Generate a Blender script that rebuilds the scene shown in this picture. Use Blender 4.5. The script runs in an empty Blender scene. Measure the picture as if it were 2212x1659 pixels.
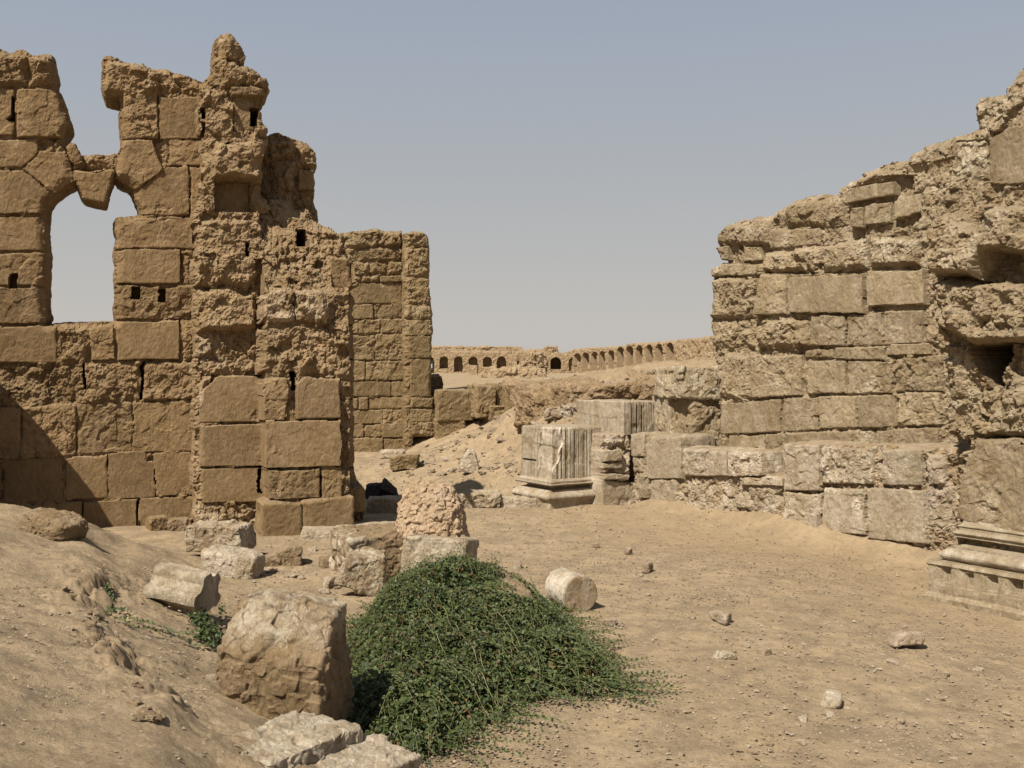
import bpy, math, random
import numpy as np
from math import radians, sin, cos, pi

# ------------------------------------------------------------------ camera, sky, sun, exposure
SC = bpy.context.scene
COL = SC.collection
F, CX, HY, EYE = 2170.0, 1106.0, 808.0, 2.0       # focal length and centre of the 2212 x 1659 view
cam = bpy.data.cameras.new('camera'); camo = bpy.data.objects.new('camera', cam); COL.objects.link(camo)
camo.location = (0, 0, EYE); camo.rotation_euler = (radians(90), 0, 0)
cam.sensor_width = 36; cam.lens = F / 2212 * 36; cam.shift_y = (HY - 829.5) / 2212
cam.clip_start = 0.1; cam.clip_end = 6000
SC.camera = camo
SUN_AZ, SUN_EL = radians(34), radians(51)          # the sun stands behind the camera, to its left
S_H = (-sin(SUN_AZ), -cos(SUN_AZ))
world = bpy.data.worlds.new('World'); SC.world = world; world.use_nodes = True
nt = world.node_tree; nt.nodes.clear()
def N(nt, t, **kw):
    n = nt.nodes.new(t)
    for k, v in kw.items(): setattr(n, k, v)
    return n
sky = N(nt, 'ShaderNodeTexSky'); sky.sky_type = 'NISHITA'; sky.sun_disc = False
sky.sun_elevation = SUN_EL; sky.sun_rotation = math.atan2(S_H[0], S_H[1]); sky.dust_density = 5; sky.air_density = 1.2
geo = N(nt, 'ShaderNodeTexCoord'); sep = N(nt, 'ShaderNodeSeparateXYZ')
nt.links.new(geo.outputs['Generated'], sep.inputs[0])
ramp = N(nt, 'ShaderNodeValToRGB'); nt.links.new(sep.outputs[2], ramp.inputs[0])
el = ramp.color_ramp.elements
el[0].position = 0.0; el[0].color = (5.9, 5.6, 5.25, 1)
el[1].position = 1.0; el[1].color = (1.6, 2.0, 2.7, 1)
for p, c in ((0.05, (5.75, 5.5, 5.2)), (0.12, (5.0, 4.95, 4.9)), (0.2, (4.4, 4.55, 4.75)), (0.3, (3.8, 4.2, 4.85)), (0.38, (3.35, 3.85, 4.75))):
    e = el.new(p); e.color = (*c, 1)
mixs = N(nt, 'ShaderNodeMix', data_type='RGBA'); mixs.inputs[0].default_value = 0.9
nt.links.new(sky.outputs[0], mixs.inputs[6]); nt.links.new(ramp.outputs[0], mixs.inputs[7])
bg = N(nt, 'ShaderNodeBackground'); bg.inputs[1].default_value = 0.0617
nt.links.new(mixs.outputs[2], bg.inputs[0])
wo = N(nt, 'ShaderNodeOutputWorld'); nt.links.new(bg.outputs[0], wo.inputs[0])
sun = bpy.data.lights.new('sun', 'SUN'); sun.energy = 5.0; sun.angle = radians(0.5); sun.color = (1.0, 0.93, 0.80)
suno = bpy.data.objects.new('sun', sun); COL.objects.link(suno)
suno.rotation_euler = (pi / 2 - SUN_EL, 0, math.atan2(-S_H[0], S_H[1]) + pi)
SC.view_settings.view_transform = 'Standard'; SC.view_settings.look = 'None'
SC.view_settings.exposure = 0.7; SC.view_settings.gamma = 1.0
SC.view_settings.use_curve_mapping = False
from mathutils import Vector, Matrix
sd_ = Vector((S_H[0] * cos(SUN_EL), S_H[1] * cos(SUN_EL), sin(SUN_EL)))
suno.rotation_euler = sd_.to_track_quat('Z', 'Y').to_euler()

ALB = .63      # all albedos were chosen for exposure 0
rng = np.random.default_rng(7)
random.seed(7)

# ------------------------------------------------------------------ noise
def _h(ix, iy, iz, seed):
    h = ix.astype(np.uint32) * np.uint32(374761393) + iy.astype(np.uint32) * np.uint32(668265263) + iz.astype(np.uint32) * np.uint32(2246822519) + np.uint32((seed * 3266489917) & 0xffffffff)
    h ^= h >> np.uint32(15); h *= np.uint32(2246822519); h ^= h >> np.uint32(13); h *= np.uint32(3266489917); h ^= h >> np.uint32(16)
    return h.astype(np.float32) * np.float32(1 / 4294967295.0)
def vn(x, y, z, seed=0):
    x = np.asarray(x, np.float64); y = np.asarray(y, np.float64); z = np.asarray(z, np.float64)
    x, y, z = np.broadcast_arrays(x, y, z)
    fx, fy, fz = np.floor(x), np.floor(y), np.floor(z)
    ix, iy, iz = fx.astype(np.int64), fy.astype(np.int64), fz.astype(np.int64)
    tx, ty, tz = [(t * t * (3 - 2 * t)).astype(np.float32) for t in (x - fx, y - fy, z - fz)]
    r = 0
    c = {}
    for a in (0, 1):
        for b in (0, 1):
            lo = _h(ix, iy + a, iz + b, seed); hi = _h(ix + 1, iy + a, iz + b, seed)
            c[a, b] = lo + (hi - lo) * tx
    p = c[0, 0] + (c[1, 0] - c[0, 0]) * ty; q = c[0, 1] + (c[1, 1] - c[0, 1]) * ty
    return (p + (q - p) * tz) * 2 - 1
def fbm(x, y, z, f, octv=4, seed=0, gain=.5, ridge=False):
    r = 0; a = 1.0; s = 0
    for i in range(octv):
        n = vn(x * f + 17.3 * i, y * f + 5.1 * i, z * f - 9.7 * i, seed + i * 13)
        if ridge: n = 1 - 2 * np.abs(n)
        r = r + a * n; s += a; a *= gain; f *= 2.13
    return r / s
def facets2(x, y, f, seed=0, tilt=1.0, k=26.):
    """broken-face relief: tilted plates meeting in soft creases; returns (height, edge distance, cell random)"""
    x = x * f; y = y * f
    ix = np.floor(x).astype(np.int64); iy = np.floor(y).astype(np.int64)
    d1 = np.full(x.shape, 9.0); d2 = np.full(x.shape, 9.0); hs = np.zeros(x.shape); ws = np.zeros(x.shape) + 1e-9; cr = np.zeros(x.shape)
    z0 = np.zeros_like(ix)
    for a in (-1, 0, 1):
        for b in (-1, 0, 1):
            cx = ix + a; cy = iy + b
            px = cx + _h(cx, cy, z0, seed); py = cy + _h(cx, cy, z0 + 1, seed)
            dx = x - px; dy = y - py; d = dx * dx + dy * dy
            hval = (_h(cx, cy, z0 + 2, seed) - .5) + tilt * (dx * (_h(cx, cy, z0 + 3, seed) - .5) + dy * (_h(cx, cy, z0 + 4, seed) - .5))
            w = np.exp(-k * d); hs += w * hval; ws += w
            m = d < d1
            d2 = np.where(m, d1, np.minimum(d2, d)); cr = np.where(m, _h(cx, cy, z0 + 5, seed), cr); d1 = np.where(m, d, d1)
    return hs / ws, np.sqrt(d2) - np.sqrt(d1), cr
def facets3(P, f, seed=0, tilt=1.0, k=26.):
    X = P * f; I = np.floor(X).astype(np.int64)
    hs = np.zeros(len(P)); ws = np.zeros(len(P)) + 1e-9
    for a in (-1, 0, 1):
        for b in (-1, 0, 1):
            for c in (-1, 0, 1):
                cx, cy, cz = I[:, 0] + a, I[:, 1] + b, I[:, 2] + c
                D = X - np.stack([cx + _h(cx, cy, cz, seed), cy + _h(cx, cy, cz, seed + 1), cz + _h(cx, cy, cz, seed + 2)], 1)
                hv = (_h(cx, cy, cz, seed + 3) - .5) + tilt * (D[:, 0] * (_h(cx, cy, cz, seed + 4) - .5) + D[:, 1] * (_h(cx, cy, cz, seed + 5) - .5) + D[:, 2] * (_h(cx, cy, cz, seed + 6) - .5))
                w = np.exp(-k * (D * D).sum(1)); hs += w * hv; ws += w
    return hs / ws
def sstep(a, b, x):
    t = np.clip((x - a) / (b - a), 0, 1); return t * t * (3 - 2 * t)
def sdf_poly(U, Z, poly):
    """signed distance, positive inside"""
    P = np.asarray(poly, float); d = np.full(U.shape, 1e9); ins = np.zeros(U.shape, bool)
    for i in range(len(P)):
        a = P[i]; b = P[(i + 1) % len(P)]; e = b - a; L = e @ e + 1e-12
        wu = U - a[0]; wz = Z - a[1]
        t = np.clip((wu * e[0] + wz * e[1]) / L, 0, 1)
        du = wu - t * e[0]; dz = wz - t * e[1]
        d = np.minimum(d, du * du + dz * dz)
        if abs(e[1]) > 1e-12:
            c = ((a[1] <= Z) != (b[1] <= Z)) & (U < a[0] + (Z - a[1]) / e[1] * e[0])
            ins ^= c
    d = np.sqrt(d)
    return np.where(ins, d, -d)

# ------------------------------------------------------------------ objects
def mesh_obj(name, V, quads=None, tris=None, ngons=None, mat=None, parent=None, origin=None, tone=None, smooth=False, mats=None, midx=None):
    V = np.asarray(V, np.float32).reshape(-1, 3)
    if origin is not None: V = V - np.asarray(origin, np.float32)
    me = bpy.data.meshes.new(name)
    parts = []; sizes = []
    if quads is not None and len(quads): q = np.asarray(quads, np.int32); parts.append(q.ravel()); sizes.append(np.full(len(q), 4, np.int32))
    if tris is not None and len(tris): q = np.asarray(tris, np.int32); parts.append(q.ravel()); sizes.append(np.full(len(q), 3, np.int32))
    if ngons:
        for g in ngons: parts.append(np.asarray(g, np.int32)); sizes.append(np.array([len(g)], np.int32))
    loops = np.concatenate(parts); sz = np.concatenate(sizes); st = np.concatenate([[0], np.cumsum(sz)[:-1]]).astype(np.int32)
    me.vertices.add(len(V)); me.vertices.foreach_set('co', V.ravel())
    me.loops.add(len(loops)); me.loops.foreach_set('vertex_index', loops)
    me.polygons.add(len(sz)); me.polygons.foreach_set('loop_start', st); me.polygons.foreach_set('loop_total', sz)
    if midx is not None: me.polygons.foreach_set('material_index', np.asarray(midx, np.int32))
    me.update(calc_edges=True)
    me.polygons.foreach_set('use_smooth', np.full(len(sz), smooth))
    if tone is not None:
        at = me.attributes.new('tone', 'FLOAT_COLOR', 'POINT')
        T = np.ones((len(V), 4), np.float32); T[:, :3] = tone; at.data.foreach_set('color', T.ravel())
    me.validate()
    for m in (mats or [mat]):
        if m: me.materials.append(m)
    o = bpy.data.objects.new(name, me); COL.objects.link(o)
    if parent is not None: o.parent = parent
    if origin is not None:
        o.location = origin if parent is None else tuple(np.asarray(origin) - np.asarray(parent.location))
    return o
def tag(o, label=None, cat=None, group=None, kind=None):
    if label: o['label'] = label
    if cat: o['category'] = cat
    if group: o['group'] = group
    if kind: o['kind'] = kind
    return o
def empty(name, loc, label, cat, group=None):
    o = bpy.data.objects.new(name, None); COL.objects.link(o); o.location = loc; o.empty_display_size = .3
    return tag(o, label, cat, group)

# ------------------------------------------------------------------ materials
def stone_mat(name, patina, patina2, white, earth, dust=(.36, .27, .17), bump=.5, whitef=7., topdust=.75, rough=.95, grain=1.0, stretch=(1, 1, .45)):
    patina, patina2, white, earth, dust = [tuple(v * ALB for v in c) for c in (patina, patina2, white, earth, dust)]
    m = bpy.data.materials.new(name); m.use_nodes = True; t = m.node_tree; t.nodes.clear()
    out = N(t, 'ShaderNodeOutputMaterial'); b = N(t, 'ShaderNodeBsdfPrincipled'); b.inputs['Roughness'].default_value = rough
    b.inputs['Specular IOR Level'].default_value = .15
    t.links.new(b.outputs[0], out.inputs[0])
    tc = N(t, 'ShaderNodeNewGeometry')
    def noise(scale, det=6, rough=.6, vec=None, dist=0):
        n = N(t, 'ShaderNodeTexNoise'); n.inputs['Scale'].default_value = scale; n.inputs['Detail'].default_value = det
        n.inputs['Roughness'].default_value = rough; n.inputs['Distortion'].default_value = dist
        t.links.new(vec or tc.outputs['Position'], n.inputs['Vector']); return n.outputs['Fac']
    def rmp(src, a, b_):
        r = N(t, 'ShaderNodeMapRange'); r.inputs[1].default_value = a; r.inputs[2].default_value = b_
        t.links.new(src, r.inputs[0]); return r.outputs[0]
    def mix(fac, A, B, mode='MIX'):
        x = N(t, 'ShaderNodeMix', data_type='RGBA', blend_type=mode)
        if isinstance(fac, float): x.inputs[0].default_value = fac
        else: t.links.new(fac, x.inputs[0])
        for s, v in ((6, A), (7, B)):
            if isinstance(v, tuple): x.inputs[s].default_value = (*v, 1)
            else: t.links.new(v, x.inputs[s])
        return x.outputs[2]
    def mul(a, b_, op='MULTIPLY'):
        x = N(t, 'ShaderNodeMath', operation=op)
        for i, v in enumerate((a, b_)):
            if isinstance(v, float): x.inputs[i].default_value = v
            else: t.links.new(v, x.inputs[i])
        x.use_clamp = True
        return x.outputs[0]
    at = N(t, 'ShaderNodeAttribute', attribute_name='tone'); se = N(t, 'ShaderNodeSeparateColor'); t.links.new(at.outputs['Color'], se.inputs[0])
    mp = N(t, 'ShaderNodeMapping'); mp.inputs['Scale'].default_value = stretch; t.links.new(tc.outputs['Position'], mp.inputs[0])
    big = rmp(noise(1.3, 5), .32, .68); med = rmp(noise(6, 8, .65, mp.outputs[0]), .3, .7); fine = noise(45 * grain, 6, .7, mp.outputs[0])
    c = mix(big, patina, patina2)
    c = mix(mul(med, .55), c, tuple(v * .62 for v in patina))
    # block tint
    g = N(t, 'ShaderNodeMapRange'); g.inputs[3].default_value = .74; g.inputs[4].default_value = 1.28; t.links.new(se.outputs[1], g.inputs[0])
    vm = N(t, 'ShaderNodeVectorMath', operation='SCALE'); t.links.new(c, vm.inputs[0]); t.links.new(g.outputs[0], vm.inputs['Scale']); c = vm.outputs[0]
    # clean gypsum showing
    wn = rmp(noise(whitef, 9, .72, mp.outputs[0], .6), .42, .58)
    c = mix(mul(se.outputs[0], wn), c, white)
    # mud and sand
    en = rmp(noise(9, 6, .7), .35, .6)
    c = mix(mul(se.outputs[2], en), c, earth)
    # fine grain and cracks
    fr = N(t, 'ShaderNodeMapRange'); fr.inputs[1].default_value = .25; fr.inputs[2].default_value = .75; fr.inputs[3].default_value = .72; fr.inputs[4].default_value = 1.25; t.links.new(fine, fr.inputs[0])
    vm = N(t, 'ShaderNodeVectorMath', operation='SCALE'); t.links.new(c, vm.inputs[0]); t.links.new(fr.outputs[0], vm.inputs['Scale']); c = vm.outputs[0]
    gl = tuple(patina2[0] * q for q in (1.22, 1.20, 1.12)); gl = (gl[0], patina2[1] * 1.22, patina2[2] * 1.42)
    c = mix(mul(rmp(noise(2.8, 8, .72, mp.outputs[0], .5), .48, .64), .55), c, gl)
    c = mix(mul(rmp(noise(5.5, 8, .75, None, .3), .50, .62), .40), c, (patina[0] * .66, patina[1] * .58, patina[2] * .50))
    # fibrous white gypsum slivers with glints, and dark micro-shadow, both painted into the colour
    mf_ = N(t, 'ShaderNodeMapping'); mf_.inputs['Scale'].default_value = (1.6, 1.6, .35); mf_.inputs['Rotation'].default_value = (.5, .3, 0); t.links.new(tc.outputs['Position'], mf_.inputs[0])
    fb_ = rmp(noise(34 * grain, 5, .7, mf_.outputs[0], 1.2), .56, .66); fa = N(t, 'ShaderNodeMath', operation='MULTIPLY_ADD'); t.links.new(se.outputs[0], fa.inputs[0]); fa.inputs[1].default_value = .95; fa.inputs[2].default_value = .20
    c = mix(mul(mul(fb_, fa.outputs[0]), rmp(noise(3.1, 5, .65), .42, .6)), c, white)
    c = mix(mul(rmp(noise(55 * grain, 4, .8, mp.outputs[0]), .57, .68), .55), c, tuple(v * .38 for v in patina))
    c = mix(mul(rmp(noise(2.3, 7, .7, None, .8), .5, .66), .42), c, tuple(v * .62 for v in earth))
    # sand lying on upward faces
    sx = N(t, 'ShaderNodeSeparateXYZ'); t.links.new(tc.outputs['True Normal'], sx.inputs[0])
    c = mix(mul(mul(rmp(sx.outputs[2], .55, .95), rmp(noise(14, 4), .3, .6)), float(topdust)), c, dust)
    t.links.new(c, b.inputs['Base Color'])
    # bump
    vo = N(t, 'ShaderNodeTexVoronoi', feature='DISTANCE_TO_EDGE'); vo.inputs['Scale'].default_value = 5.5
    nd = N(t, 'ShaderNodeTexNoise'); nd.inputs['Scale'].default_value = 4; nd.inputs['Detail'].default_value = 5; t.links.new(tc.outputs['Position'], nd.inputs['Vector'])
    vadd = N(t, 'ShaderNodeVectorMath', operation='ADD'); t.links.new(nd.outputs['Color'], vadd.inputs[0]); t.links.new(tc.outputs['Position'], vadd.inputs[1]); t.links.new(vadd.outputs[0], vo.inputs['Vector'])
    cr0 = rmp(vo.outputs['Distance'], 0.0, .018); cm_ = rmp(noise(1.7, 3), .5, .62); inv = N(t, 'ShaderNodeMath', operation='SUBTRACT'); inv.inputs[0].default_value = 1.; t.links.new(cr0, inv.inputs[1]); cr1 = mul(inv.outputs[0], cm_); cr_ = N(t, 'ShaderNodeMath', operation='SUBTRACT'); cr_.inputs[0].default_value = 1.; t.links.new(cr1, cr_.inputs[1]); cr = cr_.outputs[0]
    add = N(t, 'ShaderNodeMath', operation='MULTIPLY_ADD'); t.links.new(cr, add.inputs[0]); add.inputs[1].default_value = .35; t.links.new(noise(28 * grain, 10, .75, mp.outputs[0]), add.inputs[2])
    bu = N(t, 'ShaderNodeBump'); bu.inputs['Strength'].default_value = min(1., bump * 1.35); bu.inputs['Distance'].default_value = .03
    t.links.new(add.outputs[0], bu.inputs['Height']); t.links.new(bu.outputs[0], b.inputs['Normal'])
    return m
SAND = (.43, .31, .185)
M_LEFT = stone_mat('brown_gypsum', (0.305, 0.197, 0.095), (0.351, 0.235, 0.118), (0.555, 0.445, 0.300), (0.316, 0.205, 0.105), bump=.5)
M_PIER = stone_mat('brown_gypsum_pier', (0.317, 0.211, 0.102), (0.373, 0.256, 0.134), (0.616, 0.502, 0.358), (0.338, 0.223, 0.119), bump=.5)
M_BACK = stone_mat('tan_gypsum', (0.279, 0.193, 0.096), (0.331, 0.237, 0.122), (0.468, 0.379, 0.238), (0.302, 0.204, 0.106), bump=.5)
M_RIGHT = stone_mat('grey_gypsum', (0.377, 0.285, 0.170), (0.465, 0.371, 0.236), (0.766, 0.674, 0.514), (0.360, 0.238, 0.120), bump=.65)
M_PALE = stone_mat('pale_gypsum', (0.454, 0.361, 0.236), (0.533, 0.452, 0.328), (0.839, 0.743, 0.604), (0.408, 0.274, 0.146), bump=.6, topdust=.45)
M_BLOCK = stone_mat('weathered_gypsum', (0.275, 0.188, 0.099), (0.352, 0.250, 0.140), (0.727, 0.647, 0.506), (0.264, 0.177, 0.094), bump=.55, whitef=5., topdust=.25)
M_PINK = stone_mat('pink_limestone', (0.554, 0.380, 0.234), (0.610, 0.447, 0.291), (0.702, 0.570, 0.406), (0.462, 0.313, 0.186), bump=.55, topdust=.1)
M_DARK = stone_mat('basalt', (.035, .03, .027), (.055, .048, .042), (.09, .08, .07), (.10, .08, .06), topdust=.15)
M_FAR = stone_mat('distant_masonry', (0.410, 0.288, 0.161), (0.465, 0.341, 0.209), (0.595, 0.480, 0.337), (0.410, 0.279, 0.153), bump=.6, grain=.12, whitef=1.2, topdust=.5)
M_PEB = stone_mat('pebble_stone', (0.340, 0.246, 0.153), (0.425, 0.332, 0.230), (0.595, 0.535, 0.442), (0.323, 0.221, 0.136), bump=.2, topdust=.2)

# ------------------------------------------------------------------ wall planes
class Plane:
    def __init__(s, O, th):
        s.O = np.array(O, float); s.th = th; s.e = np.array([cos(th), sin(th)]); s.n = np.array([sin(th), -cos(th)])
    def uz(s, px, py, w=0.):
        a = (px - CX) / F; b = (HY - py) / F
        d = (w + s.O @ s.n) / (a * s.n[0] + s.n[1])
        P = np.array([a * d, d])
        return ((P - s.O) @ s.e, EYE + b * d)
    def poly(s, pts, w=0.): return [s.uz(x, y, w) for x, y in pts]
    def xyz(s, u, w, z):
        X = s.O[0] + u * s.e[0] + w * s.n[0]; Y = s.O[1] + u * s.e[1] + w * s.n[1]
        return np.stack([X, Y, z * np.ones_like(X)], -1)

def relief(name, pl, outline, cell, thick, blocks=(), holes=(), regions=(), slopes=(), w0=0., mortar=.05, mat=None, parent=None,
           seed=1, edge_noise=.03, rim_r=.12, rim_d=.07, warp=.02, back_rough=.08, white_bg=.1, earth_bg=.8, joint=.007, bgrough=1.0, rim_step=.05, scale=1.0, cuts=()):
    """A masonry mass: front relief, back relief and the rim between them, in the wall's own metres."""
    op = pl.poly(outline, w0); A = np.array(op)
    u0, z0 = A.min(0) - 3 * cell; u1, z1 = A.max(0) + 3 * cell
    us = np.arange(u0, u1, cell); zs = np.arange(z0, z1, cell)
    U, Z = np.meshgrid(us, zs, indexing='ij'); f = 1.0 / scale
    O = U * 0
    n1 = fbm(U, Z, O, 4.5 * f, 4, seed) ; n2 = fbm(U, Z, O, 4.5 * f, 4, seed + 50)
    Uw = U + .02 * scale * n1; Zw = Z + .02 * scale * n2
    sd = sdf_poly(U, Z, op) + edge_noise * scale * fbm(U, Z, O + 3.3, 7 * f, 4, seed + 9, gain=.6)
    for hp in holes:
        h = sdf_poly(Uw, Zw, pl.poly(hp, w0)); sd = np.minimum(sd, -h)
    # base
    R1 = fbm(U, Z, O, 3.2 * f, 5, seed + 3, .55)
    R2 = fbm(U, Z, O, 7. * f, 4, seed + 4, .55, ridge=True)
    fh, fe, fc = facets2(U + .06 * n1 * scale, Z + .06 * n2 * scale, 7. * f, seed + 5, 1.6)
    fh2, fe2, fc2 = facets2(U + .03 * n2 * scale, (Z + .03 * n1 * scale) * .6, 21. * f, seed + 6, 1.6)
    fh3 = facets2(U + .02 * n1 * scale, Z + .02 * n2 * scale, 13. * f, seed + 16, 2.)[0]
    va = sstep(-.25, .3, fbm(U, Z, O + 5, 1.7 * f, 3, seed + 17)); vb = sstep(-.2, .35, fbm(U, Z, O + 9, 2.3 * f, 3, seed + 18))
    rough = .75 * R1 + .30 * R2 * va + .60 * fh + .45 * fh3 * vb + .30 * fh2 * va + .14 * facets2(U + .01 * n1, Z, 36. * f, seed + 19, 2.)[0] - .15 * (1 - sstep(0, .10, fe)) * sstep(0, .3, n1)
    fineN = fbm(U, Z, O, 26 * f, 3, seed + 7)
    base = np.full(U.shape, float(w0)); rg = np.full(U.shape, bgrough)
    for r in regions:
        m = sdf_poly(Uw, Zw, pl.poly(r[0], r[1])) > 0
        base[m] = r[1]
        if len(r) > 2: rg[m] = r[2]
    for pts, wa, wb in slopes:      # w goes from wa at the lowest point of the polygon to wb at its highest
        pp = pl.poly(pts, (wa + wb) / 2); m = sdf_poly(Uw, Zw, pp) > 0
        zz = np.array(pp)[:, 1]; base[m] = (wa + (wb - wa) * (Z - zz.min()) / (zz.max() - zz.min()))[m]
    Wm = base - mortar * scale + .075 * scale * rg * rough + .012 * scale * fineN
    tr = np.full(U.shape, white_bg); tg = .35 + .3 * R1; tb = np.full(U.shape, earth_bg)
    rs = np.random.default_rng(seed)
    for B in blocks:
        pts, w, ro = B[0], B[1], B[2]; wh = B[3] if len(B) > 3 else .15; kw = B[4] if len(B) > 4 else {}
        pp = np.array(pl.poly(pts, w)); lo = pp.min(0) - .08 * scale; hi = pp.max(0) + .08 * scale
        i0, i1 = np.searchsorted(us, [lo[0], hi[0]]); j0, j1 = np.searchsorted(zs, [lo[1], hi[1]])
        if i1 - i0 < 2 or j1 - j0 < 2: continue
        sl = np.s_[i0:i1, j0:j1]
        j = joint * scale * rs.choice([-.8, -.3, .4, 1.3])
        wr = .05 * scale * max(0., ro - .4); d = sdf_poly(Uw[sl] + wr * R2[sl], Zw[sl] + wr * (R1[sl] + n1[sl]), pp) - j - .009 * scale * (1 + 3 * ro) * np.clip(n2[sl] + .1, 0, 1)
        c = pp.mean(0); t1, t2 = rs.normal(0, .012, 2) * (1 + ro)
        rr = (.010 + .03 * ro) * scale; deep = rs.choice([.25, .5, .8, 1.2]) * (1. if ro < .6 else .35)
        prof = np.clip(d / rr, 0, 1); prof = 1 - (1 - prof) ** 2
        off = rs.normal(0, .008) * scale
        # smooth faces keep patches of broken surface
        patch = sstep(.12, .42, fbm(U[sl], Z[sl], O[sl] + c[0], 2.2 * f, 4, seed + 77) + .7 * (ro - .35))
        val = w + off + t1 * (U[sl] - c[0]) + t2 * (Z[sl] - c[1]) + .085 * scale * ro * rough[sl] - .03 * scale * patch * (1 - ro) * (1 - np.clip(rough[sl] + .5, 0, 1)) + .0035 * scale * fineN[sl] * (1 + 2 * patch) - (.022 + .03 * ro) * scale * deep * (1 - prof)
        if ro > .6:      # crumbling faces run on into the packing round them
            bl = sstep(0, .07 * scale, d); val = Wm[sl] * (1 - bl) * .6 + val * (bl + (1 - bl) * .4)
        m = d > 0
        Wm[sl] = np.where(m, val, Wm[sl]); tg[sl] = np.where(m, rs.uniform(.15, .85), tg[sl])
        tr[sl] = np.where(m, np.clip(wh * (.4 + .9 * patch), 0, 1), tr[sl]); tb[sl] = np.where(m, kw.get('earth', .12 + .25 * ro), tb[sl])
        for dk in kw.get('pits', ()):
            dp = sdf_poly(Uw[sl], Zw[sl], pl.poly(dk, w)); Wm[sl] = np.where(dp > 0, w - .25 * scale, Wm[sl])
    for cpts, cw in cuts:
        cm = sdf_poly(Uw + .02 * scale * R2, Zw + .018 * scale * fineN, pl.poly(cpts, w0)) > 0; Wm[cm] = cw + .1 * R1[cm]
    # rim rounding
    sdc = np.clip(sd, 0, None)
    rim = np.clip(1 - sdc / (rim_r * scale * (1 + .6 * R1)), 0, 1)
    Wf = Wm - rim ** 2 * rim_d * scale * (1 + .8 * n1)
    bw = base.copy()
    Wb = np.minimum(w0 - thick, Wf - .25 * scale) + back_rough * scale * .6 * fbm(U, Z, O + 7, 3 * f, 4, seed + 30)
    ins = sd > 0
    cellin = ins[:-1, :-1] & ins[1:, :-1] & ins[:-1, 1:] & ins[1:, 1:]
    def _er(m): o = m.copy(); o[1:] &= m[:-1]; o[:-1] &= m[1:]; o[:, 1:] &= m[:, :-1]; o[:, :-1] &= m[:, 1:]; return o
    def _di(m): o = m.copy(); o[1:] |= m[:-1]; o[:-1] |= m[1:]; o[:, 1:] |= m[:, :-1]; o[:, :-1] |= m[:, 1:]; return o
    op_ = _di(_di(_di(_er(_er(cellin))))); cellin &= op_
    keep = np.zeros(cellin.shape, bool); jj0 = np.nonzero(cellin.any(0))[0][0]; keep[:, jj0:jj0 + 12] = cellin[:, jj0:jj0 + 12]; last = -1
    for it in range(4000):
        keep = _di(keep) & cellin
        if it % 20 == 0:
            n_ = keep.sum()
            if n_ == last: break
            last = n_
    cellin = keep
    used = np.zeros(ins.shape, bool)
    for a, b in ((0, 0), (1, 0), (0, 1), (1, 1)): used[a:used.shape[0] - 1 + a, b:used.shape[1] - 1 + b] |= cellin
    # boundary vertices snapped to the contour
    pc = np.zeros((cellin.shape[0] + 2, cellin.shape[1] + 2), bool); pc[1:-1, 1:-1] = cellin
    allc = pc[:-1, :-1] & pc[1:, :-1] & pc[:-1, 1:] & pc[1:, 1:]
    bnd = used & ~allc
    gu, gz = np.gradient(sd, cell); gl = np.hypot(gu, gz) + 1e-6
    mv = np.clip(sd, 0, 1.3 * cell) * bnd
    U2 = U - mv * gu / gl; Z2 = Z - mv * gz / gl
    idx = -np.ones(ins.shape, np.int64); nv = int(used.sum()); idx[used] = np.arange(nv)
    uf, zf, wf, wb = U2[used], Z2[used], Wf[used], Wb[used]
    ci, cj = np.nonzero(cellin)
    a = idx[ci, cj]; b = idx[ci + 1, cj]; c = idx[ci + 1, cj + 1]; d = idx[ci, cj + 1]
    quads = [np.stack([a, b, c, d], 1), np.stack([d, c, b, a], 1) + nv]
    # boundary edges (a->b directed with the solid on the left)
    E = []
    cp = pc
    I, J = np.nonzero(cellin)
    for (di, dj, v0, v1) in ((0, -1, (0, 0), (1, 0)), (1, 0, (1, 0), (1, 1)), (0, 1, (1, 1), (0, 1)), (-1, 0, (0, 1), (0, 0))):
        m = ~cp[I + 1 + di, J + 1 + dj]
        E.append(np.stack([idx[I[m] + v0[0], J[m] + v0[1]], idx[I[m] + v1[0], J[m] + v1[1]]], 1))
    E = np.concatenate(E); bv = np.unique(E); K = max(1, int(thick / (rim_step * scale)))
    rmap = -np.ones(nv, np.int64); rmap[bv] = np.arange(len(bv)); nb = len(bv)
    us_, zs_, ws_ = [uf, uf], [zf, zf], [wf, wb]
    T = [np.stack([tr[used], tg[used], tb[used]], 1), np.stack([tr[used], tg[used], tb[used]], 1)]
    off = 2 * nv; ring = [bv]
    gsu = (gu / gl)[used][bv]; gsz = (gz / gl)[used][bv]
    for k in range(1, K):
        t = k / K; wk = wf[bv] * (1 - t) + wb[bv] * t
        nn = fbm(uf[bv], zf[bv], wk, 4. * f, 4, seed + 60) * .05 * scale * min(1, 4 * t * (1 - t) * 1.5) * (warp / .02)
        bul = .02 * scale * sin(pi * t)
        us_.append(uf[bv] - gsu * (nn + bul)); zs_.append(zf[bv] - gsz * (nn + bul)); ws_.append(wk)
        T.append(np.stack([tr[used][bv], tg[used][bv], tb[used][bv]], 1)); ring.append(off + np.arange(nb)); off += nb
    ring.append(bv + nv)
    e0, e1 = rmap[E[:, 0]], rmap[E[:, 1]]
    for k in range(K):
        quads.append(np.stack([ring[k][e1], ring[k][e0], ring[k + 1][e0], ring[k + 1][e1]], 1))
    uu = np.concatenate(us_); zz = np.concatenate(zs_); ww = np.concatenate(ws_)
    k3 = .35 * warp * scale
    du = fbm(uu, zz, ww, 9 * f, 3, seed + 70) * k3; dz = fbm(uu, zz, ww, 9 * f, 3, seed + 71) * k3
    V = pl.xyz(uu + du, ww, zz + dz)
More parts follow.
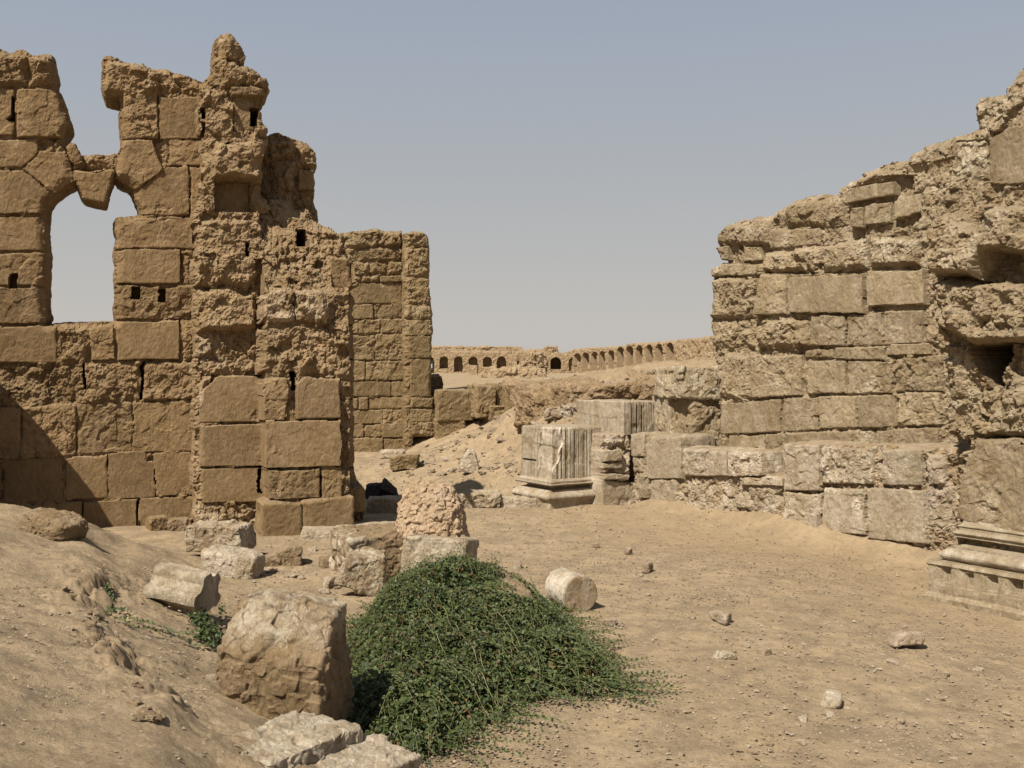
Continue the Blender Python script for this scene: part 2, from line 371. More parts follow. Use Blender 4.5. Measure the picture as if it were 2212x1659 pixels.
    orig = V.mean(0); orig[2] = V[:, 2].min()
    if parent is not None: orig = np.array(parent.location)
    return mesh_obj(name, V, np.concatenate(quads), mat=mat, parent=parent, origin=orig, tone=np.concatenate(T))

def Q(x0, y0, x1, y1): return [(x0, y1), (x1, y1), (x1, y0), (x0, y0)]

# ------------------------------------------------------------------ rocks
_cube = {}
def cube_grid(n):
    if n in _cube: return _cube[n]
    g = np.linspace(-1, 1, n + 1); g = np.tan(g * .72) / math.tan(.72)
    A, B = np.meshgrid(g, g, indexing='ij'); o = np.ones_like(A); Vs = []; Qs = []; off = 0
    i, j = np.meshgrid(np.arange(n), np.arange(n), indexing='ij'); a = (i * (n + 1) + j).ravel()
    q = np.stack([a, a + n + 1, a + n + 2, a + 1], 1)
    for s, f in ((1, lambda A, B, o: (o, A, B)), (-1, lambda A, B, o: (-o, B, A)), (1, lambda A, B, o: (B, o, A)), (-1, lambda A, B, o: (A, -o, B)), (1, lambda A, B, o: (A, B, o)), (-1, lambda A, B, o: (B, A, -o))):
        Vs.append(np.stack([c.ravel() for c in f(A, B, o)], 1)); Qs.append(q + off); off += (n + 1) ** 2
    V = np.concatenate(Vs); Qd = np.concatenate(Qs)
    key = np.round(V * 1e5).astype(np.int64); _, first, inv = np.unique(key, axis=0, return_index=True, return_inverse=True)
    _cube[n] = (V[first], inv.ravel()[Qd]); return _cube[n]
def rock_verts(half, n, seed, cuts=(), chips=5, p=16, amp=.03, face=.03, fine=.008, fr=1.0, taper=0., box=True):
    D, Qd = cube_grid(n); rs = np.random.default_rng(seed); hx = np.array(half)
    dirs = D / np.linalg.norm(D, axis=1)[:, None]
    PN = []; 
    for k in range(3):
        for s in (-1, 1):
            v = np.zeros(3); v[k] = s; v += rs.normal(0, .035 if box else .2, 3); v /= np.linalg.norm(v); PN.append((v, 1.))
    for c in cuts: v = np.array(c[:3], float); L = np.linalg.norm(v); PN.append((v / L, c[3]))
    for i in range(chips):
        v = rs.choice([-1, 1], 3) * rs.uniform(.3, 1, 3); v /= np.linalg.norm(v); PN.append((v, rs.uniform(1.0, 1.28) * (np.abs(v).sum() * .84)))
    acc = 0; G = 0
    for v, d in PN:
        t = np.clip(dirs @ v / d, 1e-4, None); acc = acc + t ** p; G = G + (t ** (p - 1))[:, None] * v / d
    r = acc ** (-1. / p); P = dirs * r[:, None] * hx; Nn = G / hx; Nn /= np.linalg.norm(Nn, axis=1)[:, None]
    if taper: P[:, :2] *= (1 - taper * (P[:, 2:3] / hx[2] + 1) / 2)
    o = rs.uniform(0, 99, 3); x, y, z = (P + o).T; s = float(np.mean(hx)); 
    disp = amp * fbm(x, y, z, .9 * fr / s, 5, seed) + face * (.9 * facets3(P + o, 1.5 * fr / s, seed + 3, 1.6) + .5 * facets3(P + o, 4.2 * fr / s, seed + 33, 1.8)) + fine * fbm(x, y, z, 9 / s, 4, seed + 8, ridge=True)
    return P + Nn * disp[:, None], Qd, Nn
def rot(P, rx=0, ry=0, rz=0):
    M = np.array(Matrix.Rotation(rz, 3, 'Z') @ Matrix.Rotation(ry, 3, 'Y') @ Matrix.Rotation(rx, 3, 'X')); return P @ M.T
def rock(name, mat, loc, size, rz=0., rx=0., ry=0., n=40, seed=1, white=.4, earth=.2, sink=.0, parent=None, wfn=None, **kw):
    """loc: where its foot stands; size: full width, depth, height"""
    mh = float(np.mean(size)) / 2; kw['face'] = min(kw.get('face', .03), .105 * mh) if mh < .6 else kw.get('face', .03); kw['amp'] = min(kw.get('amp', .03), .12 * mh) if mh < .6 else kw.get('amp', .03); kw['fine'] = min(kw.get('fine', .008), .018 * mh) if mh < .6 else kw.get('fine', .008)
    kw.setdefault('p', 26)
    P, Qd, Nn = rock_verts(np.array(size) / 2, n, seed, **kw)
    L = P.copy(); P = rot(P, rx, ry, rz); P[:, 2] -= P[:, 2].min() + sink
    P = P + np.asarray(loc)
    T = np.stack([np.full(len(P), white), np.full(len(P), .5), np.full(len(P), earth)], 1)
    if wfn: T[:, 0] = wfn(L / (np.array(size) / 2)); 
    T[:, 1] = .5 + .25 * fbm(*L.T, 2.5, 2, seed)
    return mesh_obj(name, P, Qd, mat=mat, parent=parent, origin=loc if parent is None else tuple(parent.location), tone=T)

# ------------------------------------------------------------------ terrain
TH = radians(33)                       # the right-hand building's axes
EW = np.array([sin(TH), -cos(TH)]); NW = np.array([-cos(TH), -sin(TH)])   # along the right wall, and out of it
CP = [(-4, 13, .02), (-2.5, 13, 0), (-6, 12.2, .1), (-9, 12, .2), (0, 14, 0), (1.2, 15.3, 0), (2.3, 14.3, 0), (3.3, 13.1, 0), (0, 12, 0), (-2, 11, 0), (-3.5, 11.5, 0), (0, 10, 0), (2, 11, 0), (2, 9, 0),
      (4.5, 11.3, -.1), (3.2, 11, -.03), (4.0, 10.2, -.17), (3.9, 9.3, -.2), (5, 8.2, -.22), (6.5, 6.5, -.2), (3, 8, -.1), (2, 7, -.03), (0, 7, 0), (-1.5, 7, 0), (2, 5, 0), (4, 6, -.1), (0, 5, 0), (0, 3, .02), (3, 3, 0), (0, 0, .2), (-5, 0, .3), (6, 0, .1), (-5, 6, .05), (-8, 8, .1), (-12, 5, .1),
      (-1, 16, 0), (-1, 18, 0), (-2, 20, 0), (-2.5, 24, 0), (-3, 26, 0), (-1.75, 25.6, .3), (-1.2, 25.5, .45), (-.3, 25.5, .8), (.7, 25.3, 1.05), (-.6, 20, .22), (0, 20, .45), (-.9, 18, .04), (-.3, 17.6, .1), (-.1, 16.6, .03), (.05, 15.9, 0), (.12, 17.4, .35), (.1, 19, .70), (.15, 20.5, 1.08), (.58, 21.5, 1.65), (1.36, 22, 1.88), (2.15, 24, 2.0), (4, 22, 2.12), (2.9, 23, 2.05),
      (.95, 17.3, 1.12), (.82, 19.4, 1.6), (1.08, 17.6, 1.22), (1.9, 18.1, 1.68), (2.7, 16.6, 1.75), (3.9, 15.9, 1.9), (5.2, 14.4, 1.8), (6.5, 12.8, 1.8), (8.5, 10, 1.8), (12, 12, 2.2), (8, 16, 2.0), (1.95, 17.4, .8), (1.9, 15.75, 0), (1.4, 15.85, 0), (1.95, 15.3, 0), (1.5, 15.62, 0), (2.5, 14.5, 0), (1.1, 15.35, 0), (3.0, 13.75, 0), (4.1, 12.1, -.03), (4.7, 11.2, -.1),
      (-2, 28, 1.35), (0, 28, 1.5), (1.2, 27.5, 1.65), (-3, 31, 1.5), (-6, 30, 1.2), (-6, 20, 0), (-8, 25, .3), (-6, 15, 0), (-10, 14, .1), (-12, 20, .4), (3, 30, 1.9), (6, 28, 2.1), (12, 28, 2.2), (-12, 40, 1.6), (-3, 40, 1.68), (3, 40, 1.8), (12, 40, 2.2), (0, 60, 1.8), (-20, 60, 1.7), (20, 60, 2.3), (-20, 10, .3), (20, 10, 2.), (0, -15, .2), (-20, -15, .2), (20, -15, .2), (-2, 50, 1.75)]
CP = np.array(CP, float)
def _fit():
    n = len(CP); D = np.hypot(CP[:, None, 0] - CP[None, :, 0], CP[:, None, 1] - CP[None, :, 1])
    A = np.zeros((n + 1, n + 1)); A[:n, :n] = np.sqrt(D * D + .04); A[:n, n] = 1; A[n, :n] = 1
    return np.linalg.solve(A, np.append(CP[:, 2], 0))
CW = _fit()
XE_Y = [0, 2, 3.2, 4.35, 4.6, 5.2, 6.4, 7.7, 9, 10.5, 14]; XE_X = [-.9, -.75, -.98, -1.42, -1.6, -2.05, -2.7, -3.15, -3.7, -4.1, -5]
def mound_m(x, y): return np.interp(y, XE_Y, XE_X) - x + .09 * vn(x * 1.6, y * 1.6, 0 * x, 5) + .07 * vn(x * 6, y * 6, 0 * x, 6)
def terrain(x, y):
    x = np.asarray(x, float); y = np.asarray(y, float); z = np.zeros(x.shape)
    near = (np.abs(x) < 75) & (np.abs(y) < 75)
    xn, yn = x[near], y[near]; zn = np.full(xn.shape, CW[-1])
    for i in range(len(CP)): zn += CW[i] * np.sqrt((xn - CP[i, 0]) ** 2 + (yn - CP[i, 1]) ** 2 + .04)
    z[near] = zn
    a = x / np.maximum(np.abs(y), 1)
    far = 1.9 + .3 * sstep(60, 240, y) + 2.25 * sstep(.05, .19, a) * sstep(60, 190, y) * (1 - sstep(260, 400, y)) * (y > 0)
    k = sstep(38, 60, np.maximum(np.abs(x), np.abs(y)))
    z = z * (1 - k) + far * k
    m = mound_m(x, y)
    prof = .40 * sstep(-1.35, -.05, m) + .17 * sstep(-.22, .22, m) + .17 * sstep(.1, 1.1, m)
    fade = (1 - sstep(9.4, 11.6, y)) * sstep(-4, 1, y) * (1 - sstep(6, 12, -x))
    return z + prof * fade
def at_px(px, py, dmin=2.2, dmax=80.):
    d = np.geomspace(dmin, dmax, 1500); a = (px - CX) / F; b = (HY - py) / F
    g = terrain(a * d, d) - (EYE + b * d); i = np.argmax(g > 0)
    return (a * d[i], d[i], float(terrain(np.array([a * d[i]]), np.array([d[i]]))[0]))
def at_d(px, py, d): return ((px - CX) / F * d, d, EYE + (HY - py) / F * d)

def build_ground():
    fine = np.radians(np.linspace(-38, 38, 900)); side = np.radians(np.linspace(38, 322, 90))[1:-1]
    ang = np.concatenate([fine, side]); n = len(ang)
    r = np.concatenate([np.geomspace(.4, 2.2, 18)[:-1], np.geomspace(2.2, 34, 800)[:-1], np.geomspace(34, 320, 150)[:-1], np.geomspace(320, 5500, 24)])
    R, A = np.meshgrid(r, ang, indexing='ij'); X = R * np.sin(A); Y = R * np.cos(A)
    Zt = terrain(X, Y)
    near = R < 45
    x, y = X[near], Y[near]; o = x * 0
    m = mound_m(x, y)
    scarp = np.exp(-((m - .0) / .22) ** 2) * sstep(3.8, 4.5, y) * (1 - sstep(7, 8.5, y)) * (.35 + .65 * sstep(-.2, .3, vn(x * 1.3, y * 1.3, o, 44)))
    deb = sstep(15.8, 17, y) * (1 - sstep(26, 30, y)) * sstep(-2.5, -.5, x)
    deb = np.maximum(deb * .5, sstep(.2, .8, x) * sstep(16.4, 17.2, y) * (1 - sstep(23, 26, y)))
    pit = np.exp(-(((x + 2.75) / .45) ** 2 + ((y - 8.0) / .6) ** 2))
    lo = fbm(x, y, o, .8, 4, 21); mid = fbm(x, y, o, 4, 4, 22); hi = fbm(x, y, o, 17, 3, 23)
    h, e, c = facets2(x + .05 * mid, y + .05 * lo, 6, 24, 1.2); h2, e2, c2 = facets2(x, y, 17, 25, 1.)
    h3, e3, c3 = facets2(x, y, 1.9, 28, 1.2)
    dz = .022 * lo + .011 * mid + .005 * hi + .003 * fbm(x, y, o, 45, 2, 29) * (R[near] < 12)
    dz += scarp * (.085 * h + .05 * h2 + .05 * mid + .015 * hi) + pit * (.07 * h + .03 * h2 - .05)
    dz += deb * (.035 * h + .02 * h2 + .03 * h3 + .03 * mid - .04 * (1 - sstep(0, .15, e)))
    # scattered crusty clods on the sand
    cl = sstep(.15, .5, fbm(x, y, o, 1.1, 3, 26)); dz += .010 * cl * np.clip(h2 + .15, 0, 1) * (1 - deb)
    # hollow the wind scoured along the foot of the right-hand bench
    t = (x - 3.54) * EW[0] + (y - 13.15) * EW[1]; w = (x - 3.54) * NW[0] + (y - 13.15) * NW[1]
    dz += .05 * np.exp(-(w / .22) ** 2) * (fbm(x, y, o, 2.2, 3, 27) * .8 + .2) * (t > -2.2) * (t < 2.6) 
    Zt[near] += dz
    V = np.stack([X, Y, Zt], -1).reshape(-1, 3)
    nr = len(r); i, j = np.meshgrid(np.arange(nr - 1), np.arange(n), indexing='ij'); j2 = (j + 1) % n
    q = np.stack([i * n + j, (i + 1) * n + j, (i + 1) * n + j2, i * n + j2], -1).reshape(-1, 4)[:, ::-1]
    T = np.zeros((len(V), 3)); tt = np.zeros(X.shape); tt[near] = np.maximum(np.maximum(scarp, deb * .8), pit); T[:, 2] = tt.ravel()
    # wind-blown orange sand at the foot of the right wall
    k = np.zeros(X.shape); tr_ = (X - 3.54) * NW[0] + (Y - 13.15) * NW[1]
    k = np.exp(-((tr_ - .9) / 1.3) ** 2) * sstep(7.5, 9, Y) * (1 - sstep(16, 17, Y)); T[:, 0] = k.ravel()
    return mesh_obj('ground', V, q, ngons=[list(range(n))[::-1]], mat=ground_mat(), origin=(0, 0, 0), tone=T, smooth=True)

def ground_mat():
    m = bpy.data.materials.new('sandy_earth'); m.use_nodes = True; t = m.node_tree; t.nodes.clear()
    out = N(t, 'ShaderNodeOutputMaterial'); b = N(t, 'ShaderNodeBsdfPrincipled'); b.inputs['Roughness'].default_value = 1; b.inputs['Specular IOR Level'].default_value = .1
    t.links.new(b.outputs[0], out.inputs[0]); tc = N(t, 'ShaderNodeNewGeometry')
    def noise(s, d=6, r=.6, dist=0.):
        n = N(t, 'ShaderNodeTexNoise'); n.inputs['Scale'].default_value = s; n.inputs['Detail'].default_value = d; n.inputs['Roughness'].default_value = r; n.inputs['Distortion'].default_value = dist
        t.links.new(tc.outputs['Position'], n.inputs['Vector']); return n.outputs['Fac']
    def rmp(s, a, b_, c=0., d=1.):
        r = N(t, 'ShaderNodeMapRange'); 
        for i, v in ((1, a), (2, b_), (3, c), (4, d)): r.inputs[i].default_value = v
        t.links.new(s, r.inputs[0]); return r.outputs[0]
    def mix(f, A, B):
        x = N(t, 'ShaderNodeMix', data_type='RGBA')
        if isinstance(f, float): x.inputs[0].default_value = f
        else: t.links.new(f, x.inputs[0])
        for s, v in ((6, A), (7, B)):
            if isinstance(v, tuple): x.inputs[s].default_value = (*v, 1)
            else: t.links.new(v, x.inputs[s])
        return x.outputs[2]
    def mul(a, b_):
        x = N(t, 'ShaderNodeMath', operation='MULTIPLY')
        for i, v in enumerate((a, b_)):
            if isinstance(v, float): x.inputs[i].default_value = v
            else: t.links.new(v, x.inputs[i])
        return x.outputs[0]
    at = N(t, 'ShaderNodeAttribute', attribute_name='tone'); se = N(t, 'ShaderNodeSeparateColor'); t.links.new(at.outputs['Color'], se.inputs[0])
    c = mix(rmp(noise(.55, 4), .35, .65), (.475, .350, .210), (.555, .416, .262))
    c = mix(mul(rmp(noise(2.6, 8, .68, .4), .42, .60), .7), c, (.285, .215, .14))
    c = mix(mul(rmp(noise(9, 8, .7), .48, .64), .55), c, (.24, .18, .118))
    c = mix(mul(se.outputs[0], .5), c, (.42, .305, .18))
    c = mix(mul(se.outputs[2], .6), c, (.36, .255, .155))
    c = mix(mul(rmp(noise(50, 5, .8), .54, .64), .6), c, (.60, .50, .37))
    c = mix(mul(rmp(noise(75, 4, .8), .54, .66), .75), c, (.22, .15, .09))
    # white grit
    vo = N(t, 'ShaderNodeTexVoronoi'); vo.inputs['Scale'].default_value = 42; t.links.new(tc.outputs['Position'], vo.inputs['Vector'])
    g = mul(rmp(vo.outputs['Distance'], .22, .12), rmp(noise(1.7, 5, .7), .44, .56))
    c = mix(mul(g, .8), c, (.62, .54, .42))
    fl = N(t, 'ShaderNodeTexVoronoi'); fl.inputs['Scale'].default_value = 15; fl.inputs['Randomness'].default_value = 1; t.links.new(tc.outputs['Position'], fl.inputs['Vector'])
    c = mix(mul(mul(rmp(fl.outputs['Distance'], .26, .18), rmp(noise(2.4, 6, .75), .5, .62)), .45), c, (.58, .48, .35))
    gs = N(t, 'ShaderNodeVectorMath', operation='SCALE'); t.links.new(c, gs.inputs[0]); gs.inputs['Scale'].default_value = ALB * 1.02
    t.links.new(gs.outputs[0], b.inputs['Base Color'])
    ad = N(t, 'ShaderNodeMath', operation='MULTIPLY_ADD'); t.links.new(g, ad.inputs[0]); ad.inputs[1].default_value = .35; t.links.new(noise(22, 12, .78), ad.inputs[2])
    bu = N(t, 'ShaderNodeBump'); bu.inputs['Strength'].default_value = .8; bu.inputs['Distance'].default_value = .03
    t.links.new(ad.outputs[0], bu.inputs['Height']); t.links.new(bu.outputs[0], b.inputs['Normal'])
    return m
tag(build_ground(), kind='structure')

# ------------------------------------------------------------------ left wall with the arched window
PL = Plane((-3.365, 13.39), radians(20))
P0 = (-4.6, 12.9, 0.)
lw = empty('ruined_wall', (-5.2, 12.75, 0), 'tall brown ashlar wall at the left with an open arched window and a slipped keystone', 'ruined wall')
outline = [(-420, 1190), (-420, 60), (-300, 100), (-150, 80), (-60, 98), (0, 103), (20, 108), (45, 100), (70, 115), (92, 112), (108, 114), (117, 145), (116, 180), (132, 198), (140, 230), (148, 262), (140, 285), (139, 300), (139, 325), (152, 352), (160, 390), (135, 402), (112, 418), (100, 440), (97, 465), (97, 700),
           (248, 694), (248, 468), (300, 462), (296, 432), (287, 412), (270, 395), (247, 384), (249, 345), (262, 305), (262, 262), (258, 205), (240, 206), (224, 202), (220, 160), (222, 120), (240, 117), (264, 128), (305, 135), (309, 128), (313, 138), (345, 142), (380, 155), (420, 168), (440, 172), (462, 152), (480, 170), (500, 210), (500, 1190)]
r = .9
LB = [
 (Q(-180, 1091, 92, 1160), 0, .05), ([(92, 1160), (178, 1160), (178, 1083), (92, 1088)], 0, .05), ([(178, 1160), (298, 1160), (298, 1077), (178, 1083)], 0, .04), ([(300, 1160), (421, 1160), (420, 1069), (300, 1075)], 0, .06),
 (Q(-180, 995, 5, 1090), 0, .08), ([(6, 1090), (139, 1083), (139, 988), (5, 993)], 0, .06), ([(141, 1083), (233, 1077), (233, 981), (140, 988)], 0, .06), ([(235, 1079), (333, 1073), (333, 1000), (318, 998), (316, 977), (235, 979)], 0, .05), ([(335, 1072), (428, 1067), (428, 974), (334, 978)], 0.015, .05),
 (Q(-180, 880, 44, 992), 0, .1), ([(45, 992), (165, 983), (164, 872), (45, 880)], 0, .55), ([(166, 982), (287, 977), (286, 869), (166, 872)], 0, .35, .25), ([(288, 977), (427, 973), (425, 866), (288, 869)], 0, .2),
 (Q(-180, 785, 180, 876), -.03, 1.0, .15), ([(184, 870), (306, 868), (306, 781), (184, 784)], .0, .85), ([(310, 868), (422, 864), (420, 780), (310, 782)], 0.01, .55, .25),
 ([(-180, 782), (124, 784), (122, 706), (-180, 700)], .02, .12), ([(138, 780), (192, 780), (193, 700), (138, 708)], .01, .8, .3), ([(194, 780), (249, 778), (248, 696), (194, 700)], .01, .4), ([(251, 781), (390, 778), (389, 692), (251, 693)], .02, .06), ([(392, 778), (427, 777), (426, 690), (392, 691)], .0, .8),
 ([(249, 690), (424, 690), (420, 616), (249, 616)], 0, .5, .15, {'pits': [Q(284, 620, 302, 645), Q(343, 622, 357, 650)]}), ([(249, 614), (391, 613), (391, 538), (249, 538)], .01, .12), ([(394, 612), (418, 612), (417, 540), (394, 540)], 0, .8), ([(248, 536), (372, 535), (421, 536), (420, 470), (248, 468)], .015, .18),
 ([(297, 412), (360, 360), (407, 358), (410, 463), (362, 467), (302, 462), (296, 432)], 0, .15), ([(413, 464), (460, 464), (458, 362), (412, 362)], .0, .12),
 ([(252, 382), (295, 410), (356, 366), (338, 330), (328, 303), (267, 302), (255, 345)], .03, .2, .2), ([(365, 302), (457, 303), (457, 357), (367, 357)], 0, .25), ([(342, 302), (442, 301), (441, 208), (343, 207)], .01, .12),
 ([(268, 298), (340, 298), (341, 200), (268, 195)], .02, .55), ([(222, 200), (262, 205), (345, 200), (345, 150), (300, 138), (222, 120)], .06, .9, .35), ([(346, 204), (440, 204), (440, 178), (400, 166), (346, 150)], -.04, 1.1, .2),
 ([(33, 298), (136, 300), (147, 262), (133, 200), (115, 188), (33, 190)], .02, .3), ([(-120, 290), (31, 292), (31, 190), (-120, 188)], .0, .25, .15, {'pits': [[(24, 206), (31, 206), (31, 262), (12, 258), (24, 248)]]}), ([(-150, 186), (60, 186), (66, 118), (0, 108), (-150, 100)], .03, 1.0), ([(62, 186), (116, 180), (116, 122), (66, 118)], .05, 1.0),
 ([(-180, 362), (47, 362), (83, 330), (78, 300), (-180, 296)], 0, .2), ([(48, 364), (86, 328), (137, 326), (151, 352), (158, 388), (117, 416), (101, 408)], .01, .15), ([(-180, 463), (92, 461), (104, 414), (48, 368), (-180, 366)], .01, .15),
 ([(-180, 543), (95, 543), (96, 467), (-180, 466)], 0, .12), ([(-180, 618), (95, 618), (95, 546), (-180, 546)], 0, .3, .15, {'pits': [Q(20, 592, 38, 622)]}), ([(-180, 698), (97, 698), (96, 620), (-180, 620)], 0, .25),
 ([(442, 302), (500, 302), (500, 208), (443, 208)], -.05, .8)]
relief('masonry', PL, outline, .014, .8, LB, mat=M_LEFT, parent=lw, seed=11, mortar=.032, cuts=[(Q(180, 786, 184, 838), -.3), (Q(306, 782, 310, 862), -.3), (Q(424, 780, 428, 1060), -.3), (Q(418, 470, 423, 540), -.3), (Q(297, 1078, 300, 1150), -.25), (Q(457, 306, 461, 360), -.3), (Q(440, 205, 446, 250), -.3)], regions=[(Q(120, 1500, 130, 1600), 0)], edge_noise=.03)
# the slipped keystone and the loose packing on it
def slab_on(pl, pts, w, thick, name, mat, parent, seed, cell=.012, rough=.15, white=.15, **kw):
    return relief(name, pl, pts, cell, thick, [([(x, y) for x, y in pts], w, rough, white)], w0=w, mat=mat, parent=parent, seed=seed, mortar=.02, edge_noise=.012, rim_r=.03, rim_d=.02, **kw)
slab_on(PL, [(157, 366), (202, 370), (248, 364), (240, 395), (228, 440), (205, 436), (178, 428), (172, 412), (163, 390)], .03, .62, 'keystone', M_LEFT, lw, 31)
slab_on(PL, [(150, 366), (158, 345), (178, 335), (205, 333), (232, 336), (250, 330), (256, 350), (250, 366), (200, 369)], -.12, .5, 'rubble_packing', M_LEFT, lw, 32, rough=.9)
slab_on(PL, [(141, 318), (152, 309), (160, 312), (177, 338), (178, 350), (162, 356), (150, 345)], .0, .3, 'wedged_stone', M_LEFT, lw, 33, rough=.2)

# ------------------------------------------------------------------ left pier (middle strip, pier, stepped-back strip, plinth)
PP = Plane((-3.04, 12.5), radians(20))
pier = empty('ruined_pier', (-2.7, 12.9, 0), 'broken pier with plinth and crumbling stepped top at the right end of the windowed wall', 'ruined pier')
po = [(425, 1190), (425, 720), (422, 470), (432, 400), (445, 300), (432, 205), (440, 165), (462, 140), (472, 160), (474, 150), (468, 120), (468, 80), (470, 52), (484, 42), (508, 46), (524, 66), (538, 92), (534, 108), (526, 114), (545, 118), (566, 128), (592, 146), (584, 190), (571, 196), (578, 225), (578, 242), (588, 256), (587, 278), (578, 292), (576, 330), (577, 395), (582, 412), (600, 405), (642, 410), (666, 432), (688, 422), (702, 456), (738, 476), (755, 498), (760, 520), (772, 560), (783, 640), (786, 1000), (790, 1052), (806, 1070), (809, 1190)]
wm = -.5
PB = [
 ([(430, 912), (566, 912), (566, 815), (470, 813), (445, 835), (432, 850)], wm, .06, .2), ([(430, 912), (445, 840), (470, 812), (430, 812)], wm - .02, .7, .9), ([(431, 1010), (570, 1007), (569, 917), (432, 918)], wm, .06), ([(438, 1086), (570, 1083), (570, 1010), (434, 1014)], wm, .05), ([(425, 1160), (556, 1160), (555, 1086), (425, 1090)], wm - .03, .9, .7),
 ([(425, 718), (560, 712), (563, 625), (425, 622)], wm + .06, .9, .25), ([(425, 618), (560, 618), (560, 548), (425, 548)], wm + .02, 1.5, .25), ([(425, 545), (548, 545), (545, 472), (427, 472)], wm, .9, .2),
 ([(436, 800), (490, 800), (500, 722), (430, 722)], wm - .06, 1.2, .9), ([(505, 790), (560, 790), (560, 722), (505, 722)], wm - .10, 1.3, .2),
 ([(462, 462), (538, 462), (540, 392), (462, 392)], wm - .28, .12), ([(541, 462), (580, 460), (578, 392), (541, 392)], wm - .25, .4), ([(455, 388), (578, 388), (576, 300), (462, 300)], wm + .10, 1.0, .25),
 ([(452, 302), (500, 300), (498, 210), (450, 208)], wm - .05, 1.1, .2), ([(502, 285), (552, 285), (550, 208), (500, 206)], wm - .08, .35, .35), ([(553, 285), (588, 280), (588, 252), (566, 248), (553, 250)], wm - .03, .7), ([(500, 204), (576, 206), (572, 188), (500, 186)], wm + .03, .3, .25), ([(480, 185), (585, 188), (585, 158), (560, 142), (525, 128), (482, 130)], wm + .02, .9, .3), ([(474, 126), (516, 124), (528, 98), (505, 66), (485, 62), (472, 85)], wm, .7, .5),
 ([(564, 698), (640, 695), (636, 630), (600, 622), (566, 640)], .03, 1.0, 1.0), ([(642, 695), (714, 700), (716, 660), (700, 628), (642, 625)], .03, 1.0, .9),
 ([(566, 812), (632, 812), (634, 704), (566, 704)], -.04, 1.2, .2), ([(640, 812), (732, 812), (722, 704), (640, 704)], -.02, 1.1, .25),
 ([(567, 911), (618, 911), (627, 835), (620, 815), (567, 818)], .0, .3, .15), ([(641, 905), (736, 903), (735, 818), (660, 815), (642, 828)], .02, .12), (Q(619, 862, 640, 908), -.06, .5),
 ([(573, 1012), (738, 1006), (737, 907), (572, 911)], .03, .10, .25), ([(578, 1080), (694, 1078), (694, 1012), (578, 1013)], .01, .25, .2), ([(697, 1077), (740, 1074), (738, 1007), (697, 1009)], .0, .25)]
PB += [(Q(739, y0, 770, y1), -.6, .25) for y0, y1 in ((640, 700), (702, 776), (778, 860), (862, 940), (942, 1010), (1012, 1050))] + [(Q(745, 1052, 792, 1106), -.45, .3)]
PB += [([(716, 622), (762, 622), (760, 560), (716, 560)], -.25, .3), ([(660, 618), (700, 618), (700, 575), (660, 575)], -.2, .8, .3)]
pr = [(Q(380, 40, 600, 480), wm), (Q(380, 470, 566, 1200), wm), (Q(738, 625, 820, 1200), -.62), (Q(741, 1050, 820, 1200), -.5)]
ps = [([(566, 640), (740, 640), (757, 540), (757, 400), (566, 400)], -.0, -1.0), ([(425, 560), (566, 560), (566, 400), (575, 400), (425, 470)], -.4, -.6)]
relief('shaft', PP, po, .014, 1.5, PB, regions=pr, slopes=ps, mat=M_PIER, parent=pier, seed=23, bgrough=1.5, edge_noise=.045, white_bg=.25, earth_bg=.6,
       holes=[], mortar=.06, cuts=[(Q(655, 480, 679, 520), -1.6), (Q(630, 803, 641, 842), -.5), (Q(551, 208, 570, 248), -1.3), (Q(442, 206, 450, 232), -1.1), (Q(442, 240, 449, 268), -1.1), (Q(540, 512, 548, 545), -1.1), (Q(421, 470, 427, 545), -1.0), (Q(566, 1020, 573, 1074), -.8)])
# deep dark sockets are real openings into the core: small recesses cut by a second relief are kept as pits in blocks
slab_on(PP, [(567, 1175), (652, 1175), (652, 1087), (600, 1085), (567, 1090)], .13, .9, 'plinth', M_PIER, pier, 34, rough=.08)
slab_on(PP, [(654, 1175), (766, 1172), (764, 1072), (720, 1074), (654, 1086)], .13, 1.0, 'plinth', M_PIER, pier, 35, rough=.08)
# mass behind the tower
bk = Plane((-3.04 - .342 * 1.3, 12.5 + .94 * 1.3), radians(20))
relief('core_masonry', bk, [(560, 480), (560, 300), (578, 292), (600, 285), (640, 298), (668, 308), (684, 328), (686, 350), (679, 362), (682, 382), (680, 425), (690, 480), (740, 520), (740, 620), (560, 620)], .016, .8,
       [(Q(585, 300, 640, 345), .02, 1.2), (Q(642, 310, 684, 362), 0, .8), (Q(585, 347, 640, 410), .02, 1.0), (Q(642, 364, 682, 412), .03, .4)], mat=M_PIER, parent=pier, seed=41, bgrough=1.3)

